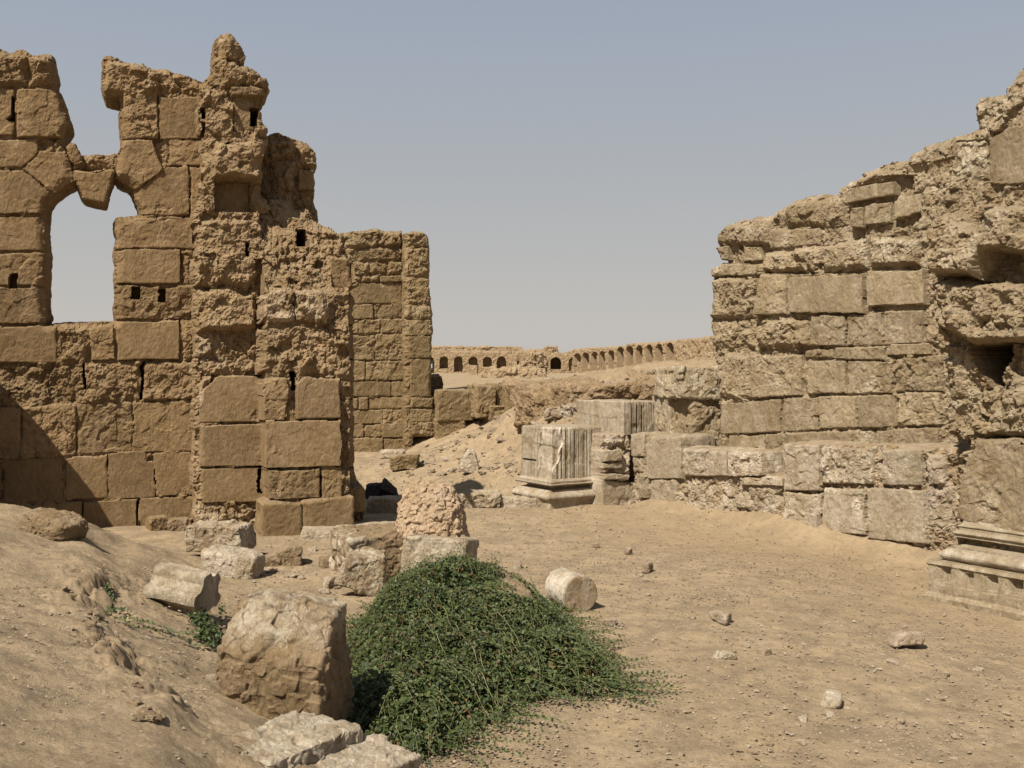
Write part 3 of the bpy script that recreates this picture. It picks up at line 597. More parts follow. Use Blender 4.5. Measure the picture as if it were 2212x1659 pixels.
# ------------------------------------------------------------------ back wall
bp = at_d(850, 975, 26); PB_ = Plane(bp[:2], radians(20))
bw = empty('ruined_wall', (bp[0], bp[1] + .5, 0), 'narrow upright wall of small worn ashlar blocks standing behind the pier, left of the gap', 'ruined wall')
def course(y0l, y1l, x0, x1, joints, w=0, ro=.3, wh=.2, dy=0., seed=0):
    xs = [x0] + list(joints) + [x1]; rs = random.Random(seed + int(y0l)); out = []
    for a, b in zip(xs[:-1], xs[1:]):
        f = lambda x: dy * (x - x0) / (x1 - x0)
        out.append(([(a + .6, y1l + f(a)), (b - .6, y1l + f(b)), (b - .6, y0l + f(b)), (a + .6, y0l + f(a))], w + rs.uniform(-.02, .03), ro * rs.uniform(.5, 1.6), wh * rs.uniform(.5, 1.8)))
    return out
BB = []
for y0, y1, js, ro in ((500, 538, [820], 1.1), (540, 566, [775], 1.0), (568, 596, [800, 840], .7), (598, 613, [782, 822], .6), (615, 658, [], .3), (661, 691, [807], .4), (693, 723, [774, 822], .45), (726, 781, [811], .35), (783, 825, [789], .3), (827, 859, [846], .3), (861, 887, [775, 796], .3), (889, 917, [828], .25), (919, 948, [786, 826], .25), (950, 990, [827], .3)):
    BB += course(y0, y1, 570, 875 if y0 < 780 else (883 if y0 < 880 else 888), [620, 668, 715, 752] + [j for j in js if j > 765] if int(y0) % 2 else [596, 650, 700, 744] + [j for j in js if j > 760], 0, ro, .2, -4, 5)
PBB = []
for y0, y1, x0, x1, ro, wh in ((500, 533, 877, 930, 1.1, .5), (535, 598, 876, 929, .9, .4), (600, 656, 876, 932, .8, .4), (658, 690, 876, 935, .8, .7), (692, 724, 878, 937, .5, .9), (727, 773, 882, 934, .35, .3), (775, 857, 886, 933, .25, .2), (859, 882, 888, 937, .3, .3), (884, 911, 889, 940, .3, .4), (913, 941, 891, 942, .6, .8)):
    PBB.append((Q(x0, y0, x1, y1), .3, ro, wh))
relief('masonry', PB_, [(560, 1020), (560, 520), (640, 508), (700, 505), (757, 500), (790, 497), (815, 493), (838, 500), (868, 497), (873, 540), (876, 700), (884, 860), (892, 960), (893, 1020)], .026, 1.6, BB, mat=M_BACK, parent=bw, seed=51, edge_noise=.03, rim_d=.1, joint=.013)
relief('corner_pilaster', PB_, [(876, 1010), (875, 505), (890, 498), (912, 499), (927, 512), (931, 530), (929, 620), (935, 662), (937, 720), (933, 735), (933, 850), (939, 862), (942, 942), (893, 944), (893, 1010)], .022, 2.0, PBB, w0=.3, mat=M_BACK, parent=bw, seed=52, edge_noise=.03, joint=.013)

# low wall of big blocks to its right
lo = empty('low_wall', at_px(1050, 893), 'low row of large square blocks half buried in sand right of the narrow back wall', 'low wall')
def face_block(name, x0, y0, x1, y1, d, depth, th, mat, parent, seed, n=34, **kw):
    a = at_d((x0 + x1) / 2, y1, d); w = (x1 - x0) / F * d / max(.5, abs(cos(th) - (a[0] / d) * sin(th))); h = (y1 - y0) / F * d
    c = (a[0] - sin(th) * depth / 2, a[1] + cos(th) * depth / 2, a[2])
    return rock(name, mat, c, (w, depth, h), rz=th, n=n, seed=seed, parent=parent, **kw)
t20 = radians(20)
for i, (x0, y0, x1, y1, am, wh) in enumerate(((946, 845, 1026, 912, .02, .2), (1031, 838, 1072, 905, .07, .3), (1073, 835, 1097, 902, .08, .3), (1097, 836, 1166, 900, .02, .25), (943, 908, 1003, 965, .02, .15), (1060, 880, 1110, 915, .05, .2))):
    face_block('stone_block', x0, y0, x1, y1, 26 - .25 * (i % 2), .9, t20, M_BACK, lo, 60 + i, amp=am, face=.02 + am * .4, chips=3, white=wh)
rock('boulder', M_BACK, at_px(937, 868), (.42, .4, .55), n=26, seed=68, box=False, amp=.08, face=.06, white=.2)
o_ = bpy.data.objects['boulder']; tag(o_, 'dark rounded lump of stone wedged beside the foot of the narrow back wall', 'rock')

# ------------------------------------------------------------------ right-hand building
O_B = (3.54, 13.15)
def PW(w): return Plane((O_B[0] + NW[0] * w, O_B[1] + NW[1] * w), TH - pi / 2)
B0 = PW(0.)
assert abs(B0.n @ NW - 1) < 1e-6
rw = empty('ruined_wall', (4.6, 12.6, 0), 'long pale masonry wall at the right with a ragged top climbing to the right', 'ruined wall')
W2 = PW(-.55)
ro_ = [(1500, 1130), (1545, 960), (1548, 880), (1540, 810), (1532, 700), (1527, 660), (1535, 620), (1534, 572), (1541, 560), (1530, 535), (1541, 498), (1556, 480), (1600, 472), (1650, 460), (1688, 434), (1730, 421), (1783, 418), (1786, 400), (1830, 385), (1870, 360), (1905, 352), (1960, 331), (2000, 310), (2060, 293), (2098, 278), (2094, 228), (2106, 208), (2156, 198), (2168, 180), (2186, 150), (2212, 128), (2260, 100), (2420, 60), (2700, 0), (2700, 1330), (2000, 1250)]
RB = [
 ([(1549, 940), (1687, 934), (1687, 862), (1549, 868)], .02, .2, .25), ([(1690, 932), (1766, 928), (1766, 858), (1690, 861)], .02, .3, .5), ([(1768, 927), (1850, 925), (1850, 855), (1768, 856)], .02, .25, .35), ([(1851, 925), (1936, 922), (1936, 852), (1851, 855)], .02, .25, .4), ([(1939, 920), (2030, 918), (2030, 850), (1939, 850)], .02, .6, .6),
 ([(1571, 1010), (1650, 1010), (1650, 937), (1571, 941)], 0, .25), ([(1652, 1090), (1842, 1090), (1842, 929), (1652, 935)], 0, .2, .3), ([(1844, 1060), (2030, 1060), (2028, 922), (1844, 928)], 0, .45, .6), ([(1549, 1010), (1570, 1010), (1570, 943), (1549, 945)], -.02, .6),
 ([(1545, 858), (1622, 862), (1618, 770), (1560, 760), (1542, 790)], .1, .9, .3), ([(1624, 862), (1730, 856), (1732, 764), (1620, 768)], .06, .5, .3), ([(1744, 853), (1830, 851), (1826, 776), (1744, 777)], .03, .3, .5), ([(1831, 851), (1925, 849), (1924, 780), (1828, 776)], .03, .3, .55), ([(1932, 848), (2034, 848), (2034, 768), (1930, 770)], .04, .7, .5),
 ([(1800, 776), (1912, 778), (1912, 748), (1800, 750)], .04, .3, .4), ([(1914, 766), (2010, 766), (2005, 742), (1914, 744)], .04, .3, .35), ([(1736, 774), (1798, 774), (1798, 752), (1736, 755)], .02, .6),
 ([(1746, 748), (1826, 748), (1826, 678), (1750, 680)], .06, .35, .7), ([(1827, 748), (1906, 747), (1906, 674), (1827, 678)], .05, .35, .75), ([(1908, 746), (1990, 742), (1992, 670), (1908, 674)], .05, .4, .7), ([(1632, 752), (1742, 755), (1744, 686), (1640, 688)], .14, 1.1, .2), ([(1540, 752), (1630, 752), (1630, 692), (1535, 692)], .0, 1.2, .3),
 ([(1700, 676), (1864, 678), (1864, 592), (1700, 596)], .12, .15, .35), ([(1624, 682), (1698, 680), (1698, 594), (1640, 592)], .11, .35, .4), ([(1867, 664), (1998, 660), (1996, 580), (1868, 584)], .12, .2, .2), ([(1532, 688), (1622, 688), (1630, 600), (1534, 600)], .14, 1.1, .3), ([(1532, 598), (1640, 594), (1640, 572), (1560, 568), (1532, 578)], .12, .6, .5),
 ([(1774, 588), (1870, 582), (1870, 512), (1776, 528)], -.05, 1.1, .75), ([(1872, 580), (1990, 574), (1986, 506), (1872, 512)], -.05, 1.0, .8), ([(1645, 590), (1772, 590), (1772, 532), (1645, 545)], -.1, 1.1, .4),
 ([(1690, 490), (1822, 488), (1820, 428), (1694, 440)], -.15, .9, .15), ([(1662, 540), (1768, 530), (1768, 492), (1662, 495)], -.2, .6, .3), ([(1541, 530), (1660, 530), (1662, 475), (1560, 482), (1542, 500)], -.1, .9, .4), ([(1532, 560), (1572, 562), (1572, 532), (1530, 532)], -.1, .4), ([(1608, 564), (1645, 562), (1640, 532), (1608, 532)], -.15, .5, .5),
 ([(1826, 441), (1934, 420), (1930, 390), (1828, 408)], -.12, .3, .75), ([(1836, 492), (1862, 492), (1862, 448), (1834, 450)], -.14, .4, .5), ([(1864, 488), (1926, 482), (1924, 432), (1866, 444)], -.12, .35, .75), ([(1928, 478), (1998, 458), (1990, 416), (1928, 430)], -.1, .3, .75),
 ([(1790, 415), (1968, 372), (1966, 334), (1830, 388)], -.2, 1.0, .6), ([(1970, 356), (2064, 336), (2062, 296), (1972, 318)], -.1, .8, 1.0), ([(1970, 416), (2062, 420), (2064, 340), (1972, 360)], -.16, .8, .5), ([(2066, 392), (2134, 390), (2134, 302), (2066, 306)], -.05, .6, .9), ([(2137, 397), (2300, 397), (2300, 262), (2190, 272), (2138, 300)], .02, .15, .45), ([(2102, 282), (2190, 268), (2210, 200), (2150, 216), (2104, 232)], -.05, 1.0, .7), ([(2192, 268), (2300, 262), (2300, 150), (2212, 158)], -.05, 1.0, .4)]
RB = [(b[0], b[1] * .5, b[2] * .8) + tuple(b[3:]) for b in RB]
pits = [([(1573, 570), (1606, 569), (1604, 553), (1575, 556)]), ([(1921, 490), (1963, 476), (1960, 464), (1925, 478)]), ([(1806, 586), (1818, 586), (1818, 574), (1808, 574)])]
rr_ = [(Q(1500, 380, 2000, 592), -.12)] + [(p, -.5) for p in pits]
relief('masonry', W2, ro_, .0145, 1.1, RB, regions=rr_, mat=M_RIGHT, parent=rw, seed=71, mortar=.03, edge_noise=.045, bgrough=1.1, white_bg=.5, earth_bg=.5, rim_d=.12)
# bench in front
benchL = [(1362, 1160), (1361, 938), (1392, 938), (1394, 941), (1470, 944), (1472, 968), (1560, 974), (1640, 976), (1646, 1026), (1690, 1032), (1700, 1180)]
BLk = [([(1361, 986), (1391, 986), (1391, 939), (1361, 939)], .0, .2, .5), ([(1366, 1019), (1390, 1019), (1391, 990), (1366, 990)], .0, .6, .4), ([(1394, 1034), (1470, 1034), (1470, 943), (1394, 943)], .03, .12, .6), ([(1473, 1030), (1570, 1030), (1570, 972), (1473, 970)], .03, .35, .9), ([(1571, 1030), (1644, 1028), (1642, 978), (1571, 974)], .03, .6, .9),
       ([(1377, 1078), (1401, 1078), (1401, 1024), (1377, 1024)], .0, .3), ([(1403, 1089), (1462, 1089), (1462, 1036), (1403, 1034)], .0, .3, .3), ([(1470, 1095), (1545, 1110), (1545, 1040), (1468, 1036)], -.05, 1.1, .4), ([(1548, 1112), (1620, 1125), (1620, 1048), (1548, 1040)], -.05, 1.1, .5), ([(1622, 1125), (1686, 1128), (1686, 1052), (1622, 1052)], -.04, .8, .4), ([(1596, 1048), (1688, 1050), (1688, 1032), (1596, 1030)], .02, .4, .7)]
b1 = relief('lower_bench', B0, benchL, .014, .66, BLk, mat=M_PALE, parent=rw, seed=81, edge_noise=.015, bgrough=1.2, white_bg=.4, rim_d=.02, rim_r=.05)
benchR = [(1688, 1250), (1688, 958), (1770, 960), (1830, 963), (1990, 966), (2062, 970), (2110, 975), (2110, 1270)]
BRk = [([(1690, 1062), (1769, 1062), (1769, 959), (1690, 958)], .04, .25, .6), ([(1773, 1046), (1884, 1048), (1886, 965), (1773, 962)], .02, .6, .7), ([(1902, 1050), (1990, 1050), (1990, 970), (1902, 970)], .03, .2, .6), ([(2000, 1050), (2040, 1050), (2040, 980), (2000, 978)], .0, .5, .5),
       ([(1690, 1134), (1771, 1140), (1771, 1066), (1690, 1064)], .02, .45, .4), ([(1778, 1150), (1866, 1156), (1866, 1058), (1778, 1054)], .03, .15, .85), ([(1874, 1164), (2001, 1174), (2000, 1060), (1874, 1057)], .03, .15, .45), ([(2004, 1140), (2060, 1145), (2060, 1056), (2004, 1056)], -.02, .9, .4), ([(1740, 1142), (1768, 1145), (1768, 1112), (1740, 1108)], .05, .3, .9)]
relief('lower_bench', B0, benchR, .013, .66, BRk, mat=M_PALE, parent=rw, seed=82, edge_noise=.015, bgrough=1.3, white_bg=.45, earth_bg=.9, rim_d=.02, rim_r=.05)

# right pier: shaft, overhanging mass, moulded base and carved plinth
rp = empty('ruined_pier', (4.9, 9.6, -.2), 'massive eroded pier at the right edge with a moulded base and a carved plinth', 'ruined pier')
P1 = PW(1.0)
uo = [(2066, 1180), (2066, 1060), (2073, 1015), (2070, 962), (2036, 925), (2030, 770), (2004, 700), (1998, 640), (2002, 600), (1988, 540), (1992, 490), (2012, 460), (2060, 452), (2130, 430), (2212, 405), (2420, 370), (2420, 1250)]
cav = [(2097, 750), (2150, 744), (2190, 742), (2188, 775), (2180, 800), (2168, 812), (2166, 830), (2158, 845), (2140, 820), (2118, 790)]
wedge = [(2070, 955), (2106, 946), (2103, 965), (2090, 985), (2082, 1005), (2073, 1018)]
UB = [([(1990, 596), (2100, 600), (2130, 520), (2050, 470), (1995, 490)], .36, 1.0, .5), ([(2060, 540), (2300, 560), (2300, 420), (2130, 440)], .34, 1.0, .6), ([(2000, 690), (2090, 745), (2200, 740), (2300, 735), (2300, 600), (2100, 604), (2004, 606)], .22, 1.3, .3),
      ([(2034, 930), (2104, 942), (2140, 870), (2112, 800), (2094, 752), (2036, 768)], -.02, 1.0, .6), ([(2112, 945), (2300, 950), (2300, 800), (2190, 810), (2160, 850)], .12, 1.2, .35),
      ([(2066, 1122), (2150, 1150), (2300, 1175), (2300, 962), (2180, 955), (2106, 950), (2103, 968), (2090, 990), (2072, 1050)], .25, .25, .35)]
ur = [(Q(2000, 745, 2420, 950), .05), ([(2060, 1250), (2060, 1040), (2090, 950), (2420, 950), (2420, 1250)], .25), (cav, -1.2), (wedge, -.45)]
relief('shaft', P1, uo, .0125, 1.5, UB, regions=ur, cuts=[(cav, -1.25), (wedge, -.5)], mat=M_RIGHT, parent=rp, seed=91, bgrough=1.8, edge_noise=.04, white_bg=.4, rim_d=.12, rim_r=.16)

def sweep(name, path, prof, mat, parent, tonefn=None, ds=.03, amp=.006, seed=1, disp=None, cap=True, tone=(.35, .5, .2), origin=None, jag=0.):
    """closed plan path (counter-clockwise), profile = [(outward offset, z)...] going up"""
    P = np.array(path, float); n = len(P); C = []; M = []
    for i in range(n):
        a, b, c = P[i - 1], P[i], P[(i + 1) % n]; e1 = (b - a) / np.linalg.norm(b - a); e2 = (c - b) / np.linalg.norm(c - b)
        n1 = np.array([e1[1], -e1[0]]); n2 = np.array([e2[1], -e2[0]]); m = n1 + n2; M.append(m / (1 + n1 @ n2)); C.append(b)
    pp = [prof[0]]
    for a, b in zip(prof[:-1], prof[1:]):
        k = max(1, int(math.hypot(b[0] - a[0], b[1] - a[1]) / ds))
        pp += [(a[0] + (b[0] - a[0]) * t / k, a[1] + (b[1] - a[1]) * t / k) for t in range(1, k + 1)]
    pp = np.array(pp); cols = []; S = []
    for i in range(n):
        j = (i + 1) % n; L = np.linalg.norm(C[j] - C[i]); k = max(1, int(L / ds))
        for t in range(k):
            t /= k; A = C[i] * (1 - t) + C[j] * t; m = M[i] * (1 - t) + M[j] * t; cols.append((A, m)); S.append((i, t * L, L))
    A = np.array([c[0] for c in cols]); Mm = np.array([c[1] for c in cols]); nc = len(cols); npf = len(pp)
    off = np.tile(pp[:, 0], (nc, 1))
    if disp: 
        for ci, (i, s, L) in enumerate(S): off[ci] += disp(i, s, L, pp[:, 1])
    X = A[:, None, 0] + Mm[:, None, 0] * off; Y = A[:, None, 1] + Mm[:, None, 1] * off; Zz = np.tile(pp[:, 1], (nc, 1))
    nn = fbm(X, Y, Zz, 6, 5, seed, .6) * amp + facets2(X * .8 + Y * .8, Zz + .2 * X, 5, seed, 1.)[0] * amp * 1.2
    chip = -np.clip(fbm(X, Y, Zz, 3.5, 4, seed + 5) - .25, 0, 1) * jag
    X += Mm[:, None, 0] * (nn + chip); Y += Mm[:, None, 1] * (nn + chip)
    Zz = Zz + fbm(X, Y, Zz, 5, 3, seed + 3) * amp * .7
    V = np.stack([X, Y, Zz], -1).reshape(-1, 3)
    i, j = np.meshgrid(np.arange(nc), np.arange(npf - 1), indexing='ij'); i2 = (i + 1) % nc
    q = np.stack([i * npf + j, i2 * npf + j, i2 * npf + j + 1, i * npf + j + 1], -1).reshape(-1, 4)
    ng = [list(np.arange(nc) * npf + npf - 1), list((np.arange(nc) * npf)[::-1])]
    og = origin or (tuple(parent.location) if parent is not None else tuple(np.append(P.mean(0), V[:, 2].min())))
    T = np.tile(tone, (len(V), 1)).astype(float); T[:, 1] = .5 + .3 * fbm(*V.T, 1.5, 2, seed); T[:, 0] = np.clip(T[:, 0] + .5 * fbm(*V.T, 2.5, 3, seed + 2), 0, 1)
    if tonefn: T[:, 0] = np.maximum(T[:, 0], tonefn(V))
    return mesh_obj(name, V, q, ngons=ng if cap else None, mat=mat, parent=parent, origin=og, tone=T)
def bxy(t, w): return np.array(O_B) + EW * t + NW * w
def arc(o0, z0, o1, z1, bulge, k=7):
    """from (o0,z0) to (o1,z1), bulging outward (positive) or inward"""
    out = []
    for i in range(k + 1):
        t = i / k; s = sin(pi * t); out.append((o0 + (o1 - o0) * t + bulge * s, z0 + (z1 - z0) * t))
    return out
def t_of(px, w): return float(PW(w).uz(px, 900)[0])
tl = t_of(2003, 1.45)
box = [bxy(tl, 1.45), bxy(tl + 3.2, 1.45), bxy(tl + 3.2, .1), bxy(tl, .1)]
# orientation: make counter-clockwise
def ccw(p):
    a = sum(p[i][0] * p[(i + 1) % 4][1] - p[(i + 1) % 4][0] * p[i][1] for i in range(4)); return p if a > 0 else p[::-1]
cc = ccw(box)
front_i = next(i for i in range(4) if abs((np.array(cc[i]) - O_B) @ NW - 1.45) < 1e-3 and abs((np.array(cc[(i + 1) % 4]) - O_B) @ NW - 1.45) < 1e-3)
fl = (np.array(cc[front_i]) - bxy(tl, 1.45)); front_rev = np.linalg.norm(fl) > .5
def plinth_disp(i, s, L, z):
    o = np.zeros_like(z)
    if i == front_i:
        s2 = L - s if front_rev else s
        k = (s2 - .09) / .235; q = (k % 1) * .235
        if 0 <= k < 12 and q < .165:
            e = min(q, .165 - q); zc = np.minimum(z + .02, .155 - z)
            m = (zc > 0) & (e > 0.012)
            d = np.minimum(e - .012, zc - .0); o = np.where(m, -.014, o)
            o = np.where(m & (e > .034) & (zc > .026), -.05, o)
    return o
sweep('plinth', cc, [(-.3, -.38), (.0, -.38), (.03, -.36), (.03, -.14), (0.0, -.10), (0, .15), (.015, .17), (.0, .2), (-.05, .205), (-.3, .205)], M_RIGHT, rp, ds=.013, amp=.010, seed=5, disp=plinth_disp, jag=.05, tone=(.45, .5, .2))
tb_ = t_of(2044, 1.36)
cc2 = ccw([bxy(tb_, 1.34), bxy(tb_ + 3.1, 1.34), bxy(tb_ + 3.1, .1), bxy(tb_, .1)])
prof = [(-.3, .2), (.0, .2)] + arc(0, .2, .0, .325, .055) + [(-.02, .33), (-.02, .345)] + arc(-.04, .345, -.09, .43, -.07) + [(-.05, .435), (-.05, .455)] + arc(-.05, .455, -.06, .50, .025) + [(-.075, .505), (-.075, .525)] + arc(-.08, .525, -.09, .56, .02) + [(-.11, .6), (-.3, .61)]
sweep('base_moulding', cc2, prof, M_PALE, rp, ds=.013, amp=.006, seed=6, jag=.035, tone=(.5, .5, .1))

# left pedestal: fluted shaft on a moulded base
tp = float((np.array([.58, 15.1]) - O_B) @ EW); wp = float((np.array([.58, 15.1]) - O_B) @ NW)
def gpt(s1, s2): return np.array([.58, 15.1]) + s1 * np.array([cos(TH), sin(TH)]) - s2 * EW      # s1 to the back right, s2 to the back left
pd = empty('pedestal', (1.05, 15.8, 0), 'square fluted pilaster stump on a moulded base, its corner towards the open court', 'pedestal')
inn = .07
pcc = ccw([gpt(inn, inn), gpt(1.02, inn), gpt(1.02, .92), gpt(inn, .92)])
def side_of(cc, a, b, L):
    for i in range(4):
        p, q = np.array(cc[i]), np.array(cc[(i + 1) % 4])
        if np.linalg.norm((p + q) / 2 - (a + b) / 2) < .02: return i, np.linalg.norm(p - a) > .05
iR, revR = side_of(pcc, gpt(inn, inn), gpt(1.02, inn), 0); iL, revL = side_of(pcc, gpt(inn, inn), gpt(inn, .92), 0)
def flutes(s, s0, s1, pitch):
    if s < s0 or s > s1: return 0.
    q = ((s - s0) % pitch) / pitch
    return -.042 if q < .20 else (-.012 * sin(pi * (q - .16) / .84) if int((s - s0) / pitch) % 2 == 0 else 0.)
def ped_disp(i, s, L, z):
    o = np.zeros_like(z)
    if i == iR:
        s2 = L - s if revR else s
        lim = .20 - .15 * sstep(.9, .5, z) + .03 * np.sin(z * 21)
        o = np.where(s2 > lim, flutes(s2, .09, .80, .083), -.028 * sstep(0, .05, lim - s2))
    if i == iL:
        s2 = L - s if revL else s
        lim = .33 + .05 * np.sin(z * 17)
        o = np.where(s2 > lim, flutes(s2, .3, .88, .083), -.03 * (1 - 0 * z))
        o = np.where((s2 > .42) & (np.abs(z - .66) < .018), -.09, o)
    return o
sweep('shaft', pcc, [(-.25, .4), (0, .4), (0, 1.16), (-.02, 1.19), (-.3, 1.2)], M_PALE, pd, ds=.0125, amp=.010, seed=8, disp=ped_disp, jag=.05, tone=(.45, .5, .15), tonefn=lambda V: 1.2 * sstep(.50, .22, np.hypot(V[:, 0] - .62, V[:, 1] - 15.18) + .1 * fbm(*V.T, 5, 3, 4)))
bcc = ccw([gpt(0, 0), gpt(1.05, 0), gpt(1.05, .92), gpt(0, .92)])
prof = [(-.3, -.1), (0.0, -.1), (0, .06)] + arc(.0, .065, .0, .215, .06) + [(-.02, .22), (-.025, .24)] + arc(-.04, .24, -.06, .305, -.065) + [(.015, .31), (.03, .33), (-.02, .335), (-.015, .37), (-.04, .395), (-.08, .405), (-.3, .41)]
sweep('base_moulding', bcc, prof, M_PALE, pd, ds=.013, amp=.006, seed=9, jag=.03, tone=(.4, .5, .15))

# fluted course behind it
fb = empty('fluted_block', (1.9, 16.4, 1.0), 'long fluted block lying behind and above the pedestal, below the rough boulder', 'stone block')
cA = np.array([1.77, 15.87]); g2 = lambda s1, s2: cA + s1 * np.array([cos(TH), sin(TH)]) - s2 * EW
fcc = ccw([g2(0, 0), g2(.86, 0), g2(.86, 1.28), g2(0, 1.28)])
jR, rvR = side_of(fcc, g2(0, 0), g2(.86, 0), 0); jL, rvL = side_of(fcc, g2(0, 0), g2(0, 1.28), 0)
def fb_disp(i, s, L, z):
    if i == jR:
        s2 = L - s if rvR else s; return flutes(s2, .14, .8, .11) + 0 * z
    if i == jL:
        s2 = L - s if rvL else s; return (-.012 if (int(s2 / .06) % 2 and s2 > .1) else 0.) + 0 * z
    return 0 * z
sweep('block', fcc, [(-.3, .35), (-.06, .35), (-.06, 1.03), (0, 1.04), (0, 1.55), (-.02, 1.565), (-.3, 1.57)], M_PALE, fb, ds=.015, amp=.010, seed=10, disp=fb_disp, jag=.03, tone=(.4, .5, .2))
rb = empty('rough_block', (3.0, 16.3, .8), 'big pitted block with overhanging top and dark face, left end of the long right wall', 'stone block')
rock('cap', M_RIGHT, (2.90, 15.72, 1.56), (1.02, 1.2, .47), rz=radians(14), n=60, seed=12, amp=.03, face=.05, chips=4, white=.8, parent=rb)
rock('body', M_RIGHT, (3.04, 15.70, .7), (1.08, .9, 1.0), rz=radians(14), n=60, seed=13, amp=.08, face=.10, fine=.02, chips=8, white=.2, earth=.5, parent=rb)
rock('side_block', M_RIGHT, (2.50, 16.0, .7), (.26, .8, .92), rz=radians(10), n=40, seed=14, amp=.02, face=.02, chips=3, white=.8, parent=rb)
# eroded earth bank above and behind the pedestal
M_EARTH = stone_mat('packed_earth', (0.384, 0.260, 0.144), (0.461, 0.324, 0.186), (0.640, 0.521, 0.360), (0.320, 0.216, 0.120), bump=.7, topdust=.8, stretch=(1, 1, 1))
for i, (px, py, d, w, dp, h, rz_) in enumerate(((1200, 915, 18.9, .8, 1.8, .55, .5), (1160, 915, 19.2, .5, 1.5, .42, .3), (1250, 885, 18.6, 1.1, 1.8, .40, .2), (1345, 872, 18.2, 1.1, 1.4, .27, -.1), (1425, 868, 17.9, .8, 1.2, .3, .1))):
    a = at_d(px, py, d); tag(rock('earth_bank', M_EARTH, (a[0], a[1] + dp / 2 - .3, a[2] - .15), (w, dp, h + .15), rz=rz_, n=64, seed=150 + i, amp=.12, face=.12, fine=.02, chips=4, box=False, p=8, white=.25, earth=.6, fr=1.6), kind='structure')
# carved fragment and block in the low wall between pedestal and bench
SP = Plane((.58 + .2 * sin(TH), 15.1 - .2 * cos(TH)), TH)
cf = empty('carved_block', (1.75, 16.1, 0), 'carved fragment with a slotted panel set on a plain block between pedestal and bench', 'carved stone')
relief('carved_fragment', SP, [(1303, 1040), (1303, 940), (1360, 938), (1368, 985), (1362, 1036)], .012, .5, [([(1304, 968), (1330, 966), (1352, 960), (1358, 942), (1304, 942)], -.03, 1.1, .8), ([(1304, 998), (1345, 996), (1345, 970), (1304, 972)], .05, .15, .5), ([(1305, 1012), (1346, 1014), (1344, 999), (1305, 1000)], .02, .1, .4), ([(1305, 1036), (1358, 1038), (1360, 1026), (1305, 1022)], .03, .15, .5), ([(1347, 1024), (1366, 1026), (1366, 970), (1347, 970)], -.02, 1.2, .9), ([(1306, 1021), (1316, 1021), (1316, 1012), (1306, 1012)], .01, .1), ([(1330, 1022), (1346, 1023), (1346, 1014), (1330, 1013)], .01, .1)], mat=M_PALE, parent=cf, seed=13, mortar=.05, joint=.002, edge_noise=.01, rim_d=.02, rim_r=.04)
relief('lower_block', SP, [(1299, 1110), (1300, 1036), (1376, 1044), (1376, 1110)], .013, .5, [([(1300, 1108), (1376, 1108), (1376, 1046), (1300, 1037)], .03, .12, .4)], mat=M_PALE, parent=cf, seed=14, edge_noise=.01, rim_d=.02, rim_r=.04)

# ------------------------------------------------------------------ the far arcaded enclosure wall
def zc(x, y): return (912.5 + .275 * x, 691.3 + .275 * y)
def arch(cx, w, yt, yb, k=8):
    p = [(cx - w / 2, yb), (cx - w / 2, yt + w / 2)] + [(cx - w / 2 * cos(pi * i / k), yt + w / 2 - w / 2 * sin(pi * i / k)) for i in range(1, k)] + [(cx + w / 2, yt + w / 2), (cx + w / 2, yb)]
    return p
FA = Plane((0, 245.), 0.)
fa = empty('arcaded_wall', (-5, 246, 2.2), 'distant long sunlit wall with a row of round arches across the gap', 'arcaded wall')
ar = []; hl = []
for zx, zb in ((62, 420), (173, 380), (287, 408), (402, 404), (512, 404), (622, 404)):
    cx, yb = zc(zx, zb); yt = zc(0, 290)[1]; ar.append((arch(cx, 18, yt, yb), -2.6, .1))
    hl.append(Q(cx - 6, zc(0, 350)[1], cx - 4.4, zc(0, 388)[1]))
hl.append(Q(929.5, 776, 932.5, 797))
for k in range(1, 20): ar.append((arch(929.5 - 31 * k, 18, 771, 802), -2.6, .1))
cx, yb = zc(757, 368); ar.append((Q(cx - 3.4, zc(0, 326)[1], cx + 3.4, yb), -2.6, .1))
cx, yb = zc(890, 398); ar.append((Q(cx - 4.5, zc(0, 300)[1], cx + 4.5, yb), -2.6, .1))
cx, yb = zc(1040, 388); ar.append((arch(cx, 22, zc(0, 297)[1], yb), -6, .1))
cx, yb = zc(1165, 400); ar.append((arch(cx + 4, 17, zc(0, 297)[1], yb), -1.0, .3))
relief('wall', FA, [(330, 822), (330, 757), (700, 757), (880, 757), (935, 757), (1000, 758), (1060, 759), (1140, 758), (1146, 763), (1180, 763), (1215, 762), (1240, 757), (1262, 755), (1290, 752), (1290, 822)], .16, 3.2, [], regions=ar, holes=hl, mat=M_FAR, parent=fa, seed=101, scale=6, mortar=0.0, white_bg=.35, earth_bg=.2, edge_noise=.04, bgrough=.5, rim_d=.03, rim_r=.06, warp=.008)
